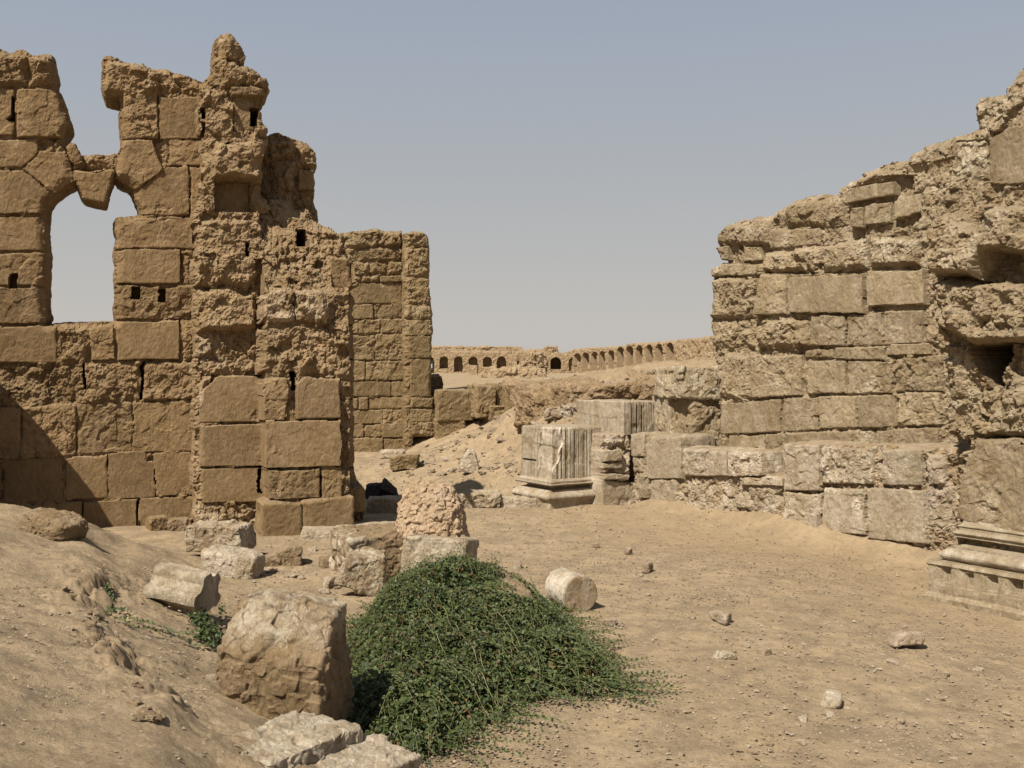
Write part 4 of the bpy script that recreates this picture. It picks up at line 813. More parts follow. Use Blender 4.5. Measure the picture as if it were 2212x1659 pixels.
# broken parapet behind
for i, (x0, x1, y0) in enumerate(((905, 1000, 753.5), (985, 1130, 751.5), (1155, 1205, 759), (1177, 1203, 753))):
    a = at_d((x0 + x1) / 2, 768, 249); rock('parapet', M_FAR, a, ((x1 - x0) / F * 249, 1.5, (768 - y0) / F * 249), n=40, seed=110 + i, parent=fa, amp=.25, face=.3, fine=.1, chips=4, white=.4)
far_r0 = np.array([(1236 - CX) / F * 246, 246.]); far_r1 = np.array([(1530 - CX) / F * 185, 185.])
FR = Plane(far_r0, math.atan2(*(far_r1 - far_r0)[::-1]))
fr = empty('arcaded_wall', (30, 210, 3.5), 'distant curtain wall with close-set narrow arches rising towards the right, seen obliquely', 'arcaded wall')
ar = []
tops = [268, 260, 255, 250, 243, 217, 211, 206, 200, 195, 186]
for zx, zt, zb in zip([1322, 1388, 1458, 1524, 1597, 1670, 1745, 1822, 1905, 1987, 2070], tops, [398, 395, 390, 388, 385, 380, 358, 352, 348, 345, 320]):
    cx, yb = zc(zx, zb); ar.append((arch(cx, 13.5 if zx < 1600 else 14.5, zc(0, zt)[1] - 1, yb + 2), -3.6, .15))
relief('wall', FR, [(1236, 815), (1236, 756), (1262, 753), (1290, 751), (1350, 748), (1352, 744), (1400, 741), (1440, 737), (1480, 733), (1530, 728), (1575, 724), (1640, 716), (1700, 708), (1760, 702), (1760, 815)], .16, 4.2, [], regions=ar, mat=M_FAR, parent=fr, seed=102, scale=6, mortar=0., white_bg=.5, earth_bg=.2, edge_noise=.05, bgrough=.7, rim_d=.03, rim_r=.06, warp=.008)
# low ruins on the open ground in front of it
def ruin(label, x0, x1, y0, y1, d, seed, amp=.2, depth=1.2, cuts=(), mat=None):
    a = at_d((x0 + x1) / 2, y1, d); s = ((x1 - x0) / F * d, depth, (y1 - y0) / F * d + .5)
    b = (a[0], a[1], a[2] - .4)
    tag(rock('ruin_stub', mat or M_FAR, b, s, n=56, seed=seed, amp=amp, face=amp, fine=amp * .25, chips=4, cuts=cuts, white=.4), label, 'ruin')
ruin('long low crumbling wall remnant on the sand below the distant arches', 1058, 1176, 807, 833, 48, 121, .12)
ruin('small eroded stump left of the long low remnant, just right of the sandy bank', 1040, 1066, 801, 830, 49, 122, .12)
ruin('narrow pinnacle of rubble standing before the fourth distant arch', 1013, 1032, 795, 815, 75, 123, .15)
ruin('sloping heap of broken masonry against the distant wall between arches and dark doorway', 1122, 1168, 778, 812, 120, 124, .5, 3., ((-.8, 0, .6, .45),))
ruin('upright broken masonry stub beside the dark doorway of the distant wall', 1160, 1178, 772, 808, 125, 125, .3, 2.)

# ------------------------------------------------------------------ loose blocks
def loose(label, cat, px, py, size, mat=M_BLOCK, name='stone_block', **kw):
    p = at_px(px, py); p = (p[0], p[1] + size[1] * .5, float(terrain(np.array([p[0]]), np.array([p[1] + size[1] * .5]))[0]))
    kw.setdefault('sink', .04); o = rock(name, mat, p, size, **kw); return tag(o, label, cat)
topw = lambda k, a=.2: (lambda L: np.clip((L[:, 2] - k) * 4 + .3 * fbm(*(L * 2).T, 2, 3, 3), 0, 1) * (1 - a) + a * .5)
loose('largest squared block in the foreground, white broken top over a brown face', 'stone block', 597, 1562, (.56, .50, .74), rz=radians(-12), n=120, seed=201, p=30, amp=.03, face=.05, fine=.010, chips=5, cuts=((0, -.55, .8, .86),), wfn=topw(.42, .15), earth=.45, ry=radians(3), rx=radians(4), sink=.14)
loose('tall pink rounded boulder standing upright beyond the green bush', 'boulder', 926, 1262, (.78, .7, .92), mat=M_PINK, name='boulder', n=100, seed=202, p=3.2, amp=.03, face=.035, fine=.012, chips=0, taper=.28, white=.3, earth=.1, box=True, sink=.03, fr=2.2)
loose('long tilted block with a white broken end lying left of the pink boulder', 'stone block', 796, 1262, (.74, .95, .52), rz=radians(20), ry=radians(-4), n=80, seed=203, p=24, amp=.02, face=.04, chips=5, wfn=lambda L: np.clip(-L[:, 0] * 1.6 - .5, 0, 1) * .9 + .1, sink=.12)
loose('pale slab leaning between the pink boulder and the bush', 'stone slab', 945, 1285, (.60, .8, .42), rz=radians(-6), rx=radians(-8), n=50, seed=204, amp=.015, face=.015, chips=2, mat=M_PALE, white=.6, sink=.02)
loose('lumpy white rock poking up at the left edge of the bush', 'rock', 788, 1290, (.32, .30, .30), n=50, seed=205, amp=.05, face=.07, fine=.015, box=False, white=.95, name='rock')
loose('flat brown slab fragment lying under the left end of the long tilted block', 'rock', 712, 1228, (.22, .16, .13), n=26, seed=206, amp=.02, face=.03, white=.2, rz=.4, name='rock')
loose('jagged white lump resting on top of the fluted fragment', 'rock', 463, 1212, (.64, .42, .27), n=80, seed=207, amp=.06, face=.07, fine=.02, chips=6, white=.95, rz=-.1, name='rock', sink=-.06)
loose('fluted column fragment lying under the jagged white lump', 'column fragment', 492, 1250, (.56, .36, .26), mat=M_PALE, n=60, seed=208, amp=.012, face=.015, p=7, chips=3, white=.6, rz=-.12, ry=.08, name='column_fragment')
loose('wedge of brown stone right of the fluted column fragment', 'rock', 602, 1226, (.40, .3, .22), n=36, seed=209, amp=.02, face=.03, cuts=((-.6, 0, .8, .55),), white=.2, rz=.2, name='rock')
loose('small cube-like brown stone against the foot of the windowed wall', 'rock', 333, 1149, (.22, .22, .20), n=26, seed=210, amp=.02, face=.02, white=.1, rz=.6, name='rock', mat=M_LEFT)
loose('knobbly brown stone right of the small cube-like one at the wall foot', 'rock', 378, 1151, (.22, .24, .19), n=26, seed=211, amp=.04, face=.04, white=.3, rz=.2, name='rock')
loose('tiny brown stone right of the knobbly one at the wall foot', 'rock', 402, 1141, (.12, .14, .13), n=18, seed=212, amp=.02, face=.03, white=.1, name='rock', mat=M_LEFT)
loose('long rounded stone lying on the crest of the left mound', 'rock', 95, 1160, (.50, .36, .20), n=46, seed=213, amp=.03, face=.025, p=6, ry=radians(14), rz=-.35, white=.15, earth=.6, name='rock', sink=.06)
def slab_at(label, x, y, size, **kw): return tag(rock('stone_slab', M_PALE, (x, y, float(terrain(np.array([x]), np.array([y]))[0])), size, **kw), label, 'stone slab')
slab_at('white flat-topped slab half sunk at the bottom edge of the view', -1.0, 4.44, (.38, .60, .20), n=90, seed=214, amp=.012, face=.03, fine=.004, chips=4, wfn=lambda L: .75 + 0 * L[:, 0], rz=radians(-30), sink=.17)
slab_at('cracked pale slab right of the sunken white slab at the bottom edge', -.71, 4.36, (.32, .60, .20), n=90, seed=215, amp=.012, face=.03, fine=.004, chips=5, wfn=lambda L: .8 + 0 * L[:, 0], rz=radians(-34), ry=radians(4), sink=.15)
loose('upright chip of stone against the left foot of the largest block', 'rock', 478, 1478, (.06, .05, .18), n=18, seed=216, amp=.01, face=.01, white=.1, name='rock')
loose('small squared pale stone on the slope below the largest block', 'rock', 553, 1539, (.10, .09, .07), n=18, seed=217, amp=.006, face=.006, white=.3, name='rock')
loose('small white stone beside the chip at the left foot of the largest block', 'rock', 455, 1470, (.07, .06, .06), n=14, seed=218, white=.6, name='rock', amp=.01, face=.01)
# dark boulders, far side of the pier
loose('black basalt boulder, left one of the touching pair beyond the pier', 'boulder', 806, 1079, (.30, .3, .24), mat=M_DARK, n=36, seed=219, amp=.03, face=.04, box=False, name='boulder', white=.2)
loose('black basalt boulder, right one of the touching pair beyond the pier', 'boulder', 835, 1080, (.30, .3, .23), mat=M_DARK, n=36, seed=220, amp=.03, face=.04, box=False, name='boulder', white=.2, ry=.3)
loose('round sawn column stub standing in the sand before the narrow back wall', 'column stub', 845, 991, (.62, .6, .22), mat=M_PALE, n=40, seed=221, p=5, amp=.015, face=.02, white=.5, name='column_stub')
loose('flat-topped block lying right of the round column stub', 'stone block', 872, 1018, (.50, .4, .30), mat=M_BACK, n=36, seed=222, amp=.03, face=.04, white=.5, taper=-.2)
loose('pointed pale stone leaning on the debris slope', 'rock', 1018, 1024, (.34, .3, .36), mat=M_PALE, n=30, seed=223, amp=.03, face=.05, white=.8, ry=.5, name='rock', cuts=((.7, 0, .7, .6),))
# moulded fragment stuck in the mound
mf = at_px(372, 1330); mfz = mf[2]
def fluted_drum():
    n = 60; k = 46; L = .42; R = .175
    a = np.linspace(0, 2 * pi, n * 2, endpoint=False); s = np.linspace(-L / 2, L / 2, k)
    A, S = np.meshgrid(a, s, indexing='ij')
    prof = R * (1 + .0 * A); prof = prof + .022 * np.sign(np.sin(A * 5)) * np.clip(np.abs(np.sin(A * 5)) * 2, 0, 1)
    X = S; Y = prof * np.cos(A); Z = prof * np.sin(A) * .85
    nn = .012 * fbm(X, Y, Z, 8, 4, 300) ; Y += nn * np.cos(A); Z += nn * np.sin(A); X = X + .03 * fbm(Y, Z, X * 0, 6, 3, 301) * np.abs(S) / L * 2
    V = np.stack([X, Y, Z], -1).reshape(-1, 3); m = n * 2
    i, j = np.meshgrid(np.arange(m), np.arange(k - 1), indexing='ij'); i2 = (i + 1) % m
    q = np.stack([i * k + j, i * k + j + 1, i2 * k + j + 1, i2 * k + j], -1).reshape(-1, 4)[:, ::-1]
    ng = [list(np.arange(m) * k)[::-1], list(np.arange(m) * k + k - 1)]
    V = rot(V, radians(20), radians(8), radians(-14)); c = np.array((mf[0], mf[1] + .25, mfz + .13)); V += c
    T = np.tile((.6, .5, .2), (len(V), 1)); T[:, 0] = np.clip(.6 + .6 * fbm(*V.T, 4, 3, 9), 0, 1)
    return mesh_obj('moulded_fragment', V, q, ngons=ng, mat=M_PALE, origin=(c[0], c[1], mfz), tone=T)
tag(fluted_drum(), 'white moulded fragment with ribbed bands sticking out of the left mound', 'carved stone')
# fallen column drum
def drum():
    p = at_px(1250, 1326); R = .162; L = .36; n = 96; k = 30; c0 = np.array((p[0] + .02, p[1] + .03, p[2] + R - .015))
    ax = np.array((-.42, .905, .02)); ax /= np.linalg.norm(ax); up = np.array((0, 0, 1.)); sidev = np.cross(ax, up); sidev /= np.linalg.norm(sidev); up = np.cross(sidev, ax)
    V = []; rings = [(0, t) for t in (.0, .3, .55, .75, .9)] ; rr = [(1e-3, 0.)] + [(R * t, 0.) for t in (.15, .3, .45, .6, .72, .84, .93)] + [(R * .985, .006), (R, .02)] + [(R * (1 - .04 * t), .02 + (L - .02) * t) for t in np.linspace(.04, 1, 24)] + [(R * .8, L + .02), (R * .4, L + .03), (1e-3, L + .03)]
    a = np.linspace(0, 2 * pi, n, endpoint=False)
    for r_, s in rr: V.append(c0 + ax * s + np.outer(r_ * np.cos(a), sidev) + np.outer(r_ * np.sin(a), up))
    V = np.array(V); X, Y, Z = V.reshape(-1, 3).T
    d = .006 * fbm(X, Y, Z, 9, 4, 77) + .010 * facets3(V.reshape(-1, 3), 12, 5, 1.2); cen = c0 + ax * L / 2
    V = V.reshape(-1, 3); dirn = V - cen; dirn /= np.linalg.norm(dirn, axis=1)[:, None]; V = V + dirn * d[:, None]
    m = len(rr); i, j = np.meshgrid(np.arange(m - 1), np.arange(n), indexing='ij'); j2 = (j + 1) % n
    q = np.stack([i * n + j, i * n + j2, (i + 1) * n + j2, (i + 1) * n + j], -1).reshape(-1, 4)
    T = np.tile((1.2, .6, .0), (len(V), 1)); T[:9 * n, 0] = .2; T[:9 * n, 2] = .9
    return mesh_obj('column_drum', V, q[:, ::-1], mat=M_PALE, origin=(p[0], p[1] + .2, p[2]), tone=T)
tag(drum(), 'short white column drum lying on its side in the open sand right of the bush', 'column drum')
# threshold and kerb stones between pier and pedestal
def kerb(label, x0, x1, yt, yb, depth, seed, mat=M_PALE, th=.12, **kw):
    a = at_px((x0 + x1) / 2, yb); w = (x1 - x0) / F * a[1]; h = max(.05, (yb - yt) / F * a[1] - .0)
    o = rock('kerb_stone', mat, (a[0], a[1] + depth / 2, a[2] - .04), (w, depth, h + .04), rz=th, n=50, seed=seed, **kw); tag(o, label, 'kerb stone', 'kerb stones between pier and pedestal')
kerb('pale flat kerb stone behind the pink boulder on its right side, undercut at one end', 972, 1079, 1072, 1098, .5, 231, amp=.03, face=.03, chips=3, white=.4)
kerb('thin two-step kerb stone touching the foot of the fluted pedestal', 1078, 1185, 1081, 1096, .45, 232, amp=.012, face=.015, chips=2, white=.5)
kerb('shaded kerb stone below the pair of black boulders', 790, 862, 1082, 1108, .5, 233, amp=.012, face=.01, chips=1, white=.2)
kerb('low sill slab at the foot of the pier plinth, flush with the sand', 640, 862, 1150, 1163, .75, 234, amp=.015, face=.015, chips=2, white=.35, th=.2)
# smaller individual stones seen on the open ground
for i, (px, py, w, h, wh, lab) in enumerate((
    (1968, 1404, .25, .10, .3, 'largest loose stone on the right-hand sand, reddish and angular'),
    (1803, 1531, .155, .07, .9, 'flat pale brick-like stone lying nearest the camera on the right'),
    (1562, 1349, .15, .08, .6, 'two-tone stone, white beside brown, between drum and right pier'),
    (1570, 1432, .13, .06, .7, 'streaky layered white fragment right of the bush tip'),
    (1398, 1238, .13, .10, .1, 'dark brown pointed stone in the middle of the court'),
    (1357, 1197, .09, .08, .1, 'small dark stone farthest out in the middle of the court'),
    (1288, 1185, .07, .06, .2, 'little reddish stone above the column drum'),
    (1178, 1312, .09, .05, .5, 'pinkish chip beside the left end of the column drum'),
    (1652, 1420, .09, .06, .4, 'knobbly stone among chips in the middle of the right sand'),
    (1320, 1353, .09, .05, .3, 'flat chip below and right of the column drum'),
    (1117, 1230, .11, .08, .9, 'white lump just right of the bush top'),
    (1930, 1437, .08, .04, .7, 'small pale chip left of the largest loose stone'),
    (718, 1272, .16, .10, .95, 'white knob between the largest block and the lumpy white rock'))):
    loose(lab, 'stone', px, py, (w, w * .7, h), mat=M_PEB if i not in (1, 3) else M_PALE, name='stone', n=22, seed=240 + i, amp=w * .05, face=w * .12, fine=w * .008, white=wh, rz=i * 1.1, sink=.01, box=False, p=9, chips=10, rx=.15 * (i % 3 - 1))

# ------------------------------------------------------------------ debris: individual stones, then gravel
protos = []
for i in range(8):
    P, Qd, Nn = rock_verts(np.array([.5, .38, .3]), 9, 400 + i, amp=.06, face=.10, fine=.008, box=False, chips=11, p=9)
    T = np.tile((.1 + .11 * i, .3 + .05 * i, .2), (len(P), 1)); protos.append((P, Qd, T))
pm = []
for i, (P, Qd, T) in enumerate(protos):
    o = mesh_obj('stone', P, Qd, mat=M_PEB, tone=T); pm.append(o.data); bpy.data.objects.remove(o)
pme = []
for me_ in pm: c_ = me_.copy(); c_.materials.clear(); c_.materials.append(M_EARTH); pme.append(c_)
def scatter(label, group, pts, cat='stone', src=None):
    for k, (px, py, w) in enumerate(pts):
        x, y, z = at_px(px, py)
        o = bpy.data.objects.new(cat if cat == 'clod' else 'stone', (src or pm)[(k * 5 + int(px)) % 8]); COL.objects.link(o)
        o.location = (x, y, z + w * .10); o.scale = (w, w * random.uniform(.7, 1), w * random.uniform(.6, .9)); o.rotation_euler = (random.uniform(-.3, .3), random.uniform(-.3, .3), random.uniform(0, 6.3))
        tag(o, label, cat, group)
rs = random.Random(3)
scatter('loose stone scattered on the sandy debris slope between back wall and pedestal', 'stones on the debris slope',
        [(rs.gauss(1010, 75), rs.uniform(895, 1030), rs.choice([.05, .06, .08, .11, .16]) * rs.uniform(.8, 1.3)) for i in range(75)])
scatter('rubble stone stuck in the eroded earth bank above the fluted pedestal', 'stones in the earth bank',
        [(rs.uniform(1120, 1260), rs.uniform(815, 905), rs.choice([.12, .18, .26, .34]) * rs.uniform(.8, 1.2)) for i in range(34)])
scatter('loose stone lying on the sandy crest between earth bank and right wall', 'stones on the crest',
        [(rs.uniform(1240, 1500), rs.uniform(800, 850), rs.uniform(.10, .26)) for i in range(16)])
scatter('small stone around the column stub in front of the narrow back wall', 'stones near the column stub',
        [(rs.gauss(900, 45), rs.gauss(1005, 12), rs.uniform(.07, .2)) for i in range(20)])
scatter('clod of earth or stone along the crumbling edge of the left mound', 'clods on the mound edge',
        [(np.interp(t, [0, 1], [165, 320]) + rs.gauss(0, 16), np.interp(t, [0, .4, 1], [1270, 1400, 1570]) + rs.gauss(0, 10), rs.choice([.02, .03, .045, .07]) * rs.uniform(.7, 1.2)) for t in [rs.random() for i in range(50)]], 'clod', pme)
scatter('small angular stone lying on the open sand of the court', 'stones on the open sand',
        [(rs.uniform(1200, 2200), 1230 + 420 * rs.random() ** .8, rs.choice([.025, .035, .05]) * rs.uniform(.7, 1.3)) for i in range(90)])
scatter('small stone among the blocks between mound and bush', 'stones between the blocks',
        [(rs.uniform(540, 750), rs.uniform(1190, 1290), rs.uniform(.04, .11)) for i in range(16)])
# gravel: uncountable, one object
def gravel():
    C = []
    def add(n, fx, fy, lo, hi):
        c = 0
        for i in range(n): C.append((fx(), fy(), rs.uniform(lo, hi) * rs.uniform(.6, 1)))
    add(15000, lambda: rs.uniform(-4.2, 6.5), lambda: 4 + 12 * rs.random(), .007, .020); add(5200, lambda: rs.uniform(-3.2, 6.5), lambda: 5 + 12 * rs.random(), .018, .034)
    for k in range(150):
        gx, gy = rs.uniform(-1, 4.5), rs.uniform(4.3, 11); add(45, lambda: rs.gauss(gx, .22), lambda: rs.gauss(gy, .22), .008, .022)
    add(1600, lambda: rs.uniform(-3.5, 1.2), lambda: rs.uniform(15, 25), .02, .06)
    add(1400, lambda: rs.uniform(-3.2, -.6), lambda: rs.uniform(3.2, 10), .006, .02)
    C = np.array(C); m = len(C); z = terrain(C[:, 0], C[:, 1]) + .4 * C[:, 2] + .022 * fbm(C[:, 0], C[:, 1], 0 * C[:, 0], .8, 4, 21)
    r8 = np.random.default_rng(8); base = np.array([(1, 0, 0), (0, 1, 0), (-1, 0, 0), (0, -1, 0), (.3, .2, .8), (0, 0, -.8)])
    B = base[None] * r8.uniform(.55, 1.2, (m, 6, 1)) + r8.normal(0, .18, (m, 6, 3)); B *= (C[:, 2] * .6)[:, None, None]; B[:, :, 2] *= .7
    an = r8.uniform(0, 6.3, m); ca, sa = np.cos(an)[:, None], np.sin(an)[:, None]
    X = B[:, :, 0] * ca - B[:, :, 1] * sa + C[:, :1]; Y = B[:, :, 0] * sa + B[:, :, 1] * ca + C[:, 1:2]; Z = B[:, :, 2] + z[:, None]
    V = np.stack([X, Y, Z], -1).reshape(-1, 3); t = np.array([(0, 1, 4), (1, 2, 4), (2, 3, 4), (3, 0, 4), (1, 0, 5), (2, 1, 5), (3, 2, 5), (0, 3, 5)])
    tri = (t[None] + 6 * np.arange(m)[:, None, None]).reshape(-1, 3); T = np.repeat(np.stack([r8.uniform(0, 1, m) ** .8, r8.uniform(0, 1, m), np.full(m, .2)], 1), 6, 0)
    return mesh_obj('gravel', V, tris=tri, mat=M_PEB, tone=T)
tag(gravel(), kind='stuff')

# ------------------------------------------------------------------ vegetation
def leaf_mat(name, cols, rough=.55, trans=.0):
    m = bpy.data.materials.new(name); m.use_nodes = True; t = m.node_tree; b = t.nodes['Principled BSDF']; b.inputs['Roughness'].default_value = rough; b.inputs['Specular IOR Level'].default_value = .3
    at = N(t, 'ShaderNodeAttribute', attribute_name='tone'); se = N(t, 'ShaderNodeSeparateColor'); t.links.new(at.outputs['Color'], se.inputs[0])
    r = N(t, 'ShaderNodeValToRGB'); e = r.color_ramp.elements; cols = [tuple(v * ALB for v in c) for c in cols]; e[0].color = (*cols[0], 1); e[1].color = (*cols[-1], 1)
    for i, c in enumerate(cols[1:-1]): x = e.new((i + 1) / (len(cols) - 1)); x.color = (*c, 1)
    t.links.new(se.outputs[0], r.inputs[0]); t.links.new(r.outputs[0], b.inputs['Base Color']); return m
M_LEAF = leaf_mat('caper_leaf', [(.020, .034, .009), (.044, .066, .016), (.076, .100, .024), (.11, .135, .035), (.17, .115, .05)])
M_STEM = leaf_mat('caper_stem', [(.10, .13, .04), (.20, .20, .075), (.28, .24, .12), (.16, .09, .05)], .7)
def leaves(C, Nrm, R, tone):
    """round leaves: hexagons lightly folded"""
    m = len(C); r9 = np.random.default_rng(m)
    a = np.cross(Nrm, r9.normal(0, 1, (m, 3))); a /= np.linalg.norm(a, axis=1)[:, None]; b = np.cross(Nrm, a)
    V = []
    for k in range(6):
        an = k * pi / 3; V.append(C + (a * cos(an) * 1.1 + b * sin(an) * .9 + Nrm * (.22 * abs(sin(an)))) * R[:, None])
    V = np.stack(V, 1).reshape(-1, 3); idx = 6 * np.arange(m)[:, None]
    q = np.concatenate([idx + np.array([[0, 1, 2, 3]]), idx + np.array([[0, 3, 4, 5]])]); return V, q, np.repeat(np.stack([tone, tone, tone], 1), 6, 0)
def strands(paths, rad, tone):
    V = []; Qs = []; T = []; off = 0
    for P, r_, tn in zip(paths, rad, tone):
        d = np.gradient(P, axis=0); d /= np.linalg.norm(d, axis=1)[:, None] + 1e-9; s = np.cross(d, [0, 0, 1.]); s /= np.linalg.norm(s, axis=1)[:, None] + 1e-9; u = np.cross(s, d); n = len(P)
        rr = r_ * np.linspace(1, .5, n)[:, None]
        for k in range(3): V.append(P + (s * cos(k * 2.094) + u * sin(k * 2.094)) * rr)
        for k in range(3):
            a = off + k * n + np.arange(n - 1); b = off + ((k + 1) % 3) * n + np.arange(n - 1); Qs.append(np.stack([a, b, b + 1, a + 1], 1))
        T.append(np.tile((tn, tn, tn), (3 * n, 1))); off += 3 * n
    return np.concatenate(V), np.concatenate(Qs), np.concatenate(T)
foot = [(-1.18, 8.0), (-1.22, 7.2), (-1.05, 6.5), (-1.08, 5.85), (-.95, 5.6), (-.75, 5.35), (-.5, 5.15), (-.3, 5.25), (-.12, 5.65), (.1, 5.95), (.3, 6.15), (.5, 6.1), (.74, 6.2), (.72, 6.5), (.6, 6.95), (.55, 7.4), (.42, 7.9), (.35, 8.4), (0, 8.75), (-.5, 8.8), (-.95, 8.55)]
def bush_h(x, y):
    yy = np.where(y < 7.55, (7.55 - y) / 1.65, (y - 7.55) / 1.15); xx = np.where(x < -.45, (-.45 - x) / .95, (x + .45) / .92)
    r_ = np.hypot(xx, yy); dome = .44 * np.clip(1 - r_ ** 1.5, 0, 1) ** .9
    lobe = .17 * np.exp(-(((x - .35) / .45) ** 2 + ((y - 6.6) / .5) ** 2)) + .13 * np.exp(-(((x + .45) / .5) ** 2 + ((y - 5.9) / .4) ** 2))
    sd = sdf_poly(x, y, foot); edge = sstep(-.02, .28, sd)
    return (np.maximum(dome, lobe) + .05) * edge * (1 + .28 * fbm(x, y, 0 * x, 2.4, 3, 90)) + .02, sd
def make_bush():
    r5 = np.random.default_rng(5)
    bush = empty('caper_bush', (-.3, 7.0, 0), 'sprawling dark green bush of round leaves heaped over a stone in the foreground', 'bush')
    # leafy mass
    n = 150000; x = r5.uniform(-1.4, 1.3, n); y = r5.uniform(4.9, 9, n); h, sd = bush_h(x, y)
    dens = sstep(.0, .16, sd) * (1 - .55 * sstep(0.1, .45, fbm(x, y, 0 * x, 3.2, 3, 91)) * sstep(.45, .1, h)); dens *= np.where(y > 7.9, .45, 1)
    dens *= np.where((h < .12) , .6, 1.)
    k = r5.random(n) < dens * .95; x, y, h = x[k], y[k], h[k]
    lev = 1 - r5.random(len(x)) ** 2.2 * np.minimum(1, .22 / np.maximum(h, .01)); z = terrain(x, y) + h * lev + r5.normal(0, .012, len(x))
    z = np.maximum(z, terrain(x, y) + .012)
    Nr = r5.normal(0, 1, (len(x), 3)) * .8 + np.array([-.2, -.35, .7]); Nr /= np.linalg.norm(Nr, axis=1)[:, None]
    tn = np.clip(.35 + .22 * r5.normal(0, 1, len(x)) + .25 * fbm(x, y, z, 3, 3, 92), 0, .85); tn = np.where(r5.random(len(x)) < .06 + .20 * sstep(.05, .4, fbm(x, y, z, 5, 2, 95)), 1., tn)
    L = [leaves(np.stack([x, y, z], 1), Nr, r5.uniform(.0085, .0145, len(x)), tn)]
    paths = []; rad = []; st = []; lc = []; ln = []; lt = []; lr = []
    def strand(x0, y0, ang, length, lift, curl, on_bush=True, lsz=.012):
        m = max(5, int(length / .022)); xs = np.zeros(m); ys = np.zeros(m); xs[0] = x0; ys[0] = y0; a = ang
        for i in range(1, m): a += r5.normal(0, .07) + curl; xs[i] = xs[i - 1] + .022 * cos(a); ys[i] = ys[i - 1] + .022 * sin(a)
        hh, _ = bush_h(xs, ys) if on_bush else (np.full(m, .012), 0)
        t = np.linspace(0, 1, m); zz = terrain(xs, ys) + np.maximum(hh, .012) + lift * np.sin(pi * np.clip(t * .9, 0, 1)) + .02
        P = np.stack([xs, ys, zz], 1); paths.append(P); rad.append(r5.uniform(.0014, .0034)); st.append(r5.choice([.0, .05, .15, .25, .4, .6, .95]))
        for i in range(2, m):
            sgn = 1 if i % 2 else -1; dx, dy = P[i, 0] - P[i - 1, 0], P[i, 1] - P[i - 1, 1]; q = np.hypot(dx, dy) + 1e-6
            lc.append((P[i, 0] - dy / q * .013 * sgn, P[i, 1] + dx / q * .013 * sgn, P[i, 2] + .006)); v = r5.normal(0, .5, 3) + np.array([-.1, -.3, .9]); ln.append(v / np.linalg.norm(v)); lt.append(np.clip(r5.normal(.35, .2), 0, .9)); lr.append(lsz * (1 - .4 * t[i]) * r5.uniform(.8, 1.15))
    for i in range(950):
        while True:
            x0, y0 = r5.uniform(-1.2, .95), r5.uniform(5.2, 8.5)
            h0, s0 = bush_h(np.array([x0]), np.array([y0]))
            if s0[0] > .05: break
        ang = math.atan2(y0 - 7.3, x0 + .4) + r5.normal(0, .8); strand(x0, y0, ang, r5.uniform(.15, .55), r5.uniform(.0, .07), r5.normal(0, .03))
    # shoots over the rim and runners on the sand
    for i in range(130):
        k = r5.integers(0, len(foot)); a, b = np.array(foot[k]), np.array(foot[(k + 1) % len(foot)]); p = a + (b - a) * r5.random(); c = np.array((-.35, 7.0)); v = p - c; an = math.atan2(v[1], v[0]) + r5.normal(0, .45); p = p - .16 * v / np.linalg.norm(v)
        strand(p[0], p[1], an, r5.uniform(.15, .40), r5.uniform(.01, .09), r5.normal(0, .03))
    for x0, y0, an, ln_, cu in ((.68, 6.45, .15, .45, .0), (.65, 6.3, -.25, .45, .005), (.68, 6.25, -.05, .42, -.01), (.6, 6.2, -.6, .4, .0), (-.15, 5.75, -.9, .62, .012), (-.1, 5.75, -.2, .5, -.01), (.2, 6.05, -.5, .35, 0), (.6, 6.75, .7, .3, 0), (.6, 7.2, .6, .35, 0), (.1, 8.4, .4, .45, 0), (-.3, 5.3, -.4, .5, .01), (-.9, 8.3, 2.4, .35, 0), (.55, 6.15, -.9, .4, .01)):
        strand(x0, y0, an, ln_, .02, cu, True, .013)
        strand(x0 + .03, y0 - .02, an + .12, ln_ * .8, .03, cu, True, .013)
    # larger leafy shoots in the shadow at the big block's foot
    for i in range(26): strand(r5.uniform(-1.12, -.75), r5.uniform(5.55, 6.1), r5.uniform(1.8, 3.6), r5.uniform(.2, .34), r5.uniform(.05, .16), r5.normal(0, .03), True, .018)
    # upright sprigs at the top
    for i in range(34):
        x0, y0 = r5.uniform(-.9, .25), r5.uniform(7.4, 8.2); strand(x0, y0, r5.uniform(.2, 2.9), r5.uniform(.12, .3), r5.uniform(.08, .2), 0, True, .010)
    L.append(leaves(np.array(lc), np.array(ln), np.array(lr), np.array(lt)))
    V = np.concatenate([L[0][0], L[1][0]]); q = np.concatenate([L[0][1], L[1][1] + len(L[0][0])]); T = np.concatenate([L[0][2], L[1][2]])
    mesh_obj('foliage', V, q, mat=M_LEAF, parent=bush, origin=tuple(bush.location), tone=T)
    V, q, T = strands(paths, rad, st); mesh_obj('stems', V, q, mat=M_STEM, parent=bush, origin=tuple(bush.location), tone=T)
make_bush()
tag(rock('stone_block', M_BLOCK, (-.32, 7.5, -.02), (.85, .8, .38), rz=.3, n=40, seed=260, amp=.03, face=.03, white=.3), 'block almost wholly hidden under the green bush, only its right edge bare', 'stone block')
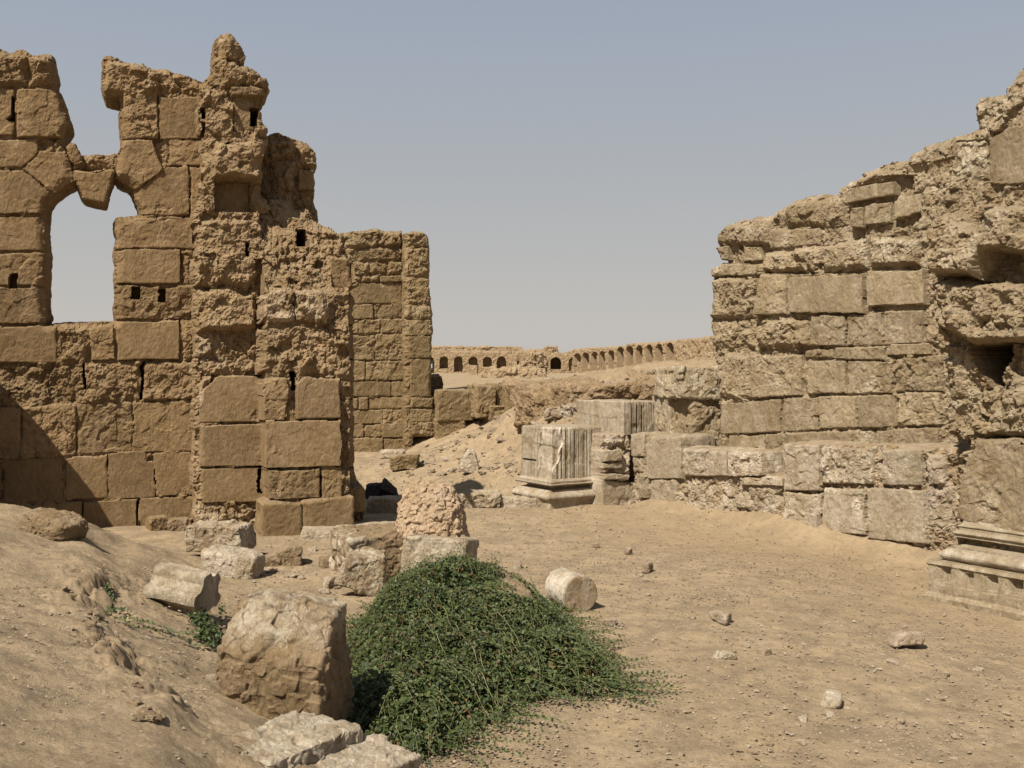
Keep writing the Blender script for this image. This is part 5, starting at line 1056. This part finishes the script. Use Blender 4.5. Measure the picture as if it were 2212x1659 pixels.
def vine(label, runs, loc, leafsz=.012, clump=None):
    r6 = np.random.default_rng(int(abs(loc[0]) * 1000)); v = empty('creeping_vine', loc, label, 'vine'); paths = []; lc = []; ln = []; lt = []; lr = []
    for run in runs:
        pts = np.array([at_px(*p) for p in run]); t = np.linspace(0, 1, len(pts)); L = np.linalg.norm(np.diff(pts, axis=0), axis=1).sum(); m = int(L / .02) + 4; tt = np.linspace(0, 1, m)
        x = np.interp(tt, t, pts[:, 0]) + .012 * fbm(tt * 9, tt * 0, tt * 0, 1, 2, 3); y = np.interp(tt, t, pts[:, 1]); P = np.stack([x, y, terrain(x, y) + .03 + .012 * np.sin(tt * 23)], 1); paths.append(P)
        d = np.gradient(P, axis=0); d /= np.linalg.norm(d, axis=1)[:, None]
        for i in range(m): s = 1 if i % 2 else -1; lc.append(P[i] + np.array((-d[i, 1], d[i, 0], .3)) * .014 * s * np.array((1, 1, s))); q = r6.normal(0, .5, 3) + (0, -.5, .7); ln.append(q / np.linalg.norm(q)); lt.append(np.clip(r6.normal(.3, .2), 0, .9)); lr.append(leafsz * r6.uniform(.7, 1.2))
    if clump:
        for px, py, sg, n in clump:
            for i in range(n):
                p = at_px(px + r6.normal(0, sg), py + r6.normal(0, sg * .5)); lc.append((p[0], p[1], p[2] + r6.uniform(.01, .10))); q = r6.normal(0, .6, 3) + (0, -.3, .7); ln.append(q / np.linalg.norm(q)); lt.append(np.clip(r6.normal(.35, .2), 0, .9)); lr.append(leafsz * r6.uniform(.8, 1.2))
    V, q, T = leaves(np.array(lc), np.array(ln), np.array(lr), np.array(lt)); mesh_obj('foliage', V, q, mat=M_LEAF, parent=v, origin=loc, tone=T)
    V, q, T = strands(paths, [.003] * len(paths), [.2] * len(paths)); mesh_obj('stems', V, q, mat=M_STEM, parent=v, origin=loc, tone=T)
vine('thin creeping vine trailing from the left mound into the hollow behind the largest block', [[(225, 1290), (232, 1310), (262, 1330), (300, 1350), (345, 1366), (390, 1378), (440, 1390)], [(250, 1345), (290, 1362), (340, 1376), (390, 1392), (430, 1404), (470, 1410)], [(235, 1330), (240, 1300), (222, 1285)]], at_px(350, 1375), .012, [(442, 1375), ] and [(445, 1378, 14, 240), (430, 1355, 12, 160), (460, 1395, 9, 120), (235, 1290, 6, 26), (478, 1330, 5, 30)])

# ------------------------------------------------------------------ unseen wall stub added outside the frame to shadow the windowed wall
def shadow_wall():
    # stands in front of the windowed wall, just beyond the left edge of the view
    pts = [(0, -.2), (0, 2.45), (-.3, 2.85), (-.7, 3.3), (-1.0, 3.65), (-1.4, 4.2), (-1.9, 4.8), (-3.2, 5.2), (-3.2, -.2)]
    pl = Plane((-6.12, 11.1), radians(20))
    # use metres directly: wrap a tiny projector
    class M(Plane):
        def poly(s, p, w=0.): return [tuple(q) for q in p]
    mp = M(pl.O, pl.th)
    o = relief('ruined_wall', mp, pts, .05, .6, [([(-2.5 + .6 * (i % 5) , .0 + .62 * (i // 5)), (-1.95 + .6 * (i % 5), .0 + .62 * (i // 5)), (-1.95 + .6 * (i % 5), .6 + .62 * (i // 5)), (-2.5 + .6 * (i % 5), .6 + .62 * (i // 5))], 0, .4) for i in range(30)], mat=M_LEFT, seed=140)
    tag(o, 'unseen wall stub added outside the left edge, sloping top shaped to shadow the windowed wall', 'ruined wall')
shadow_wall()
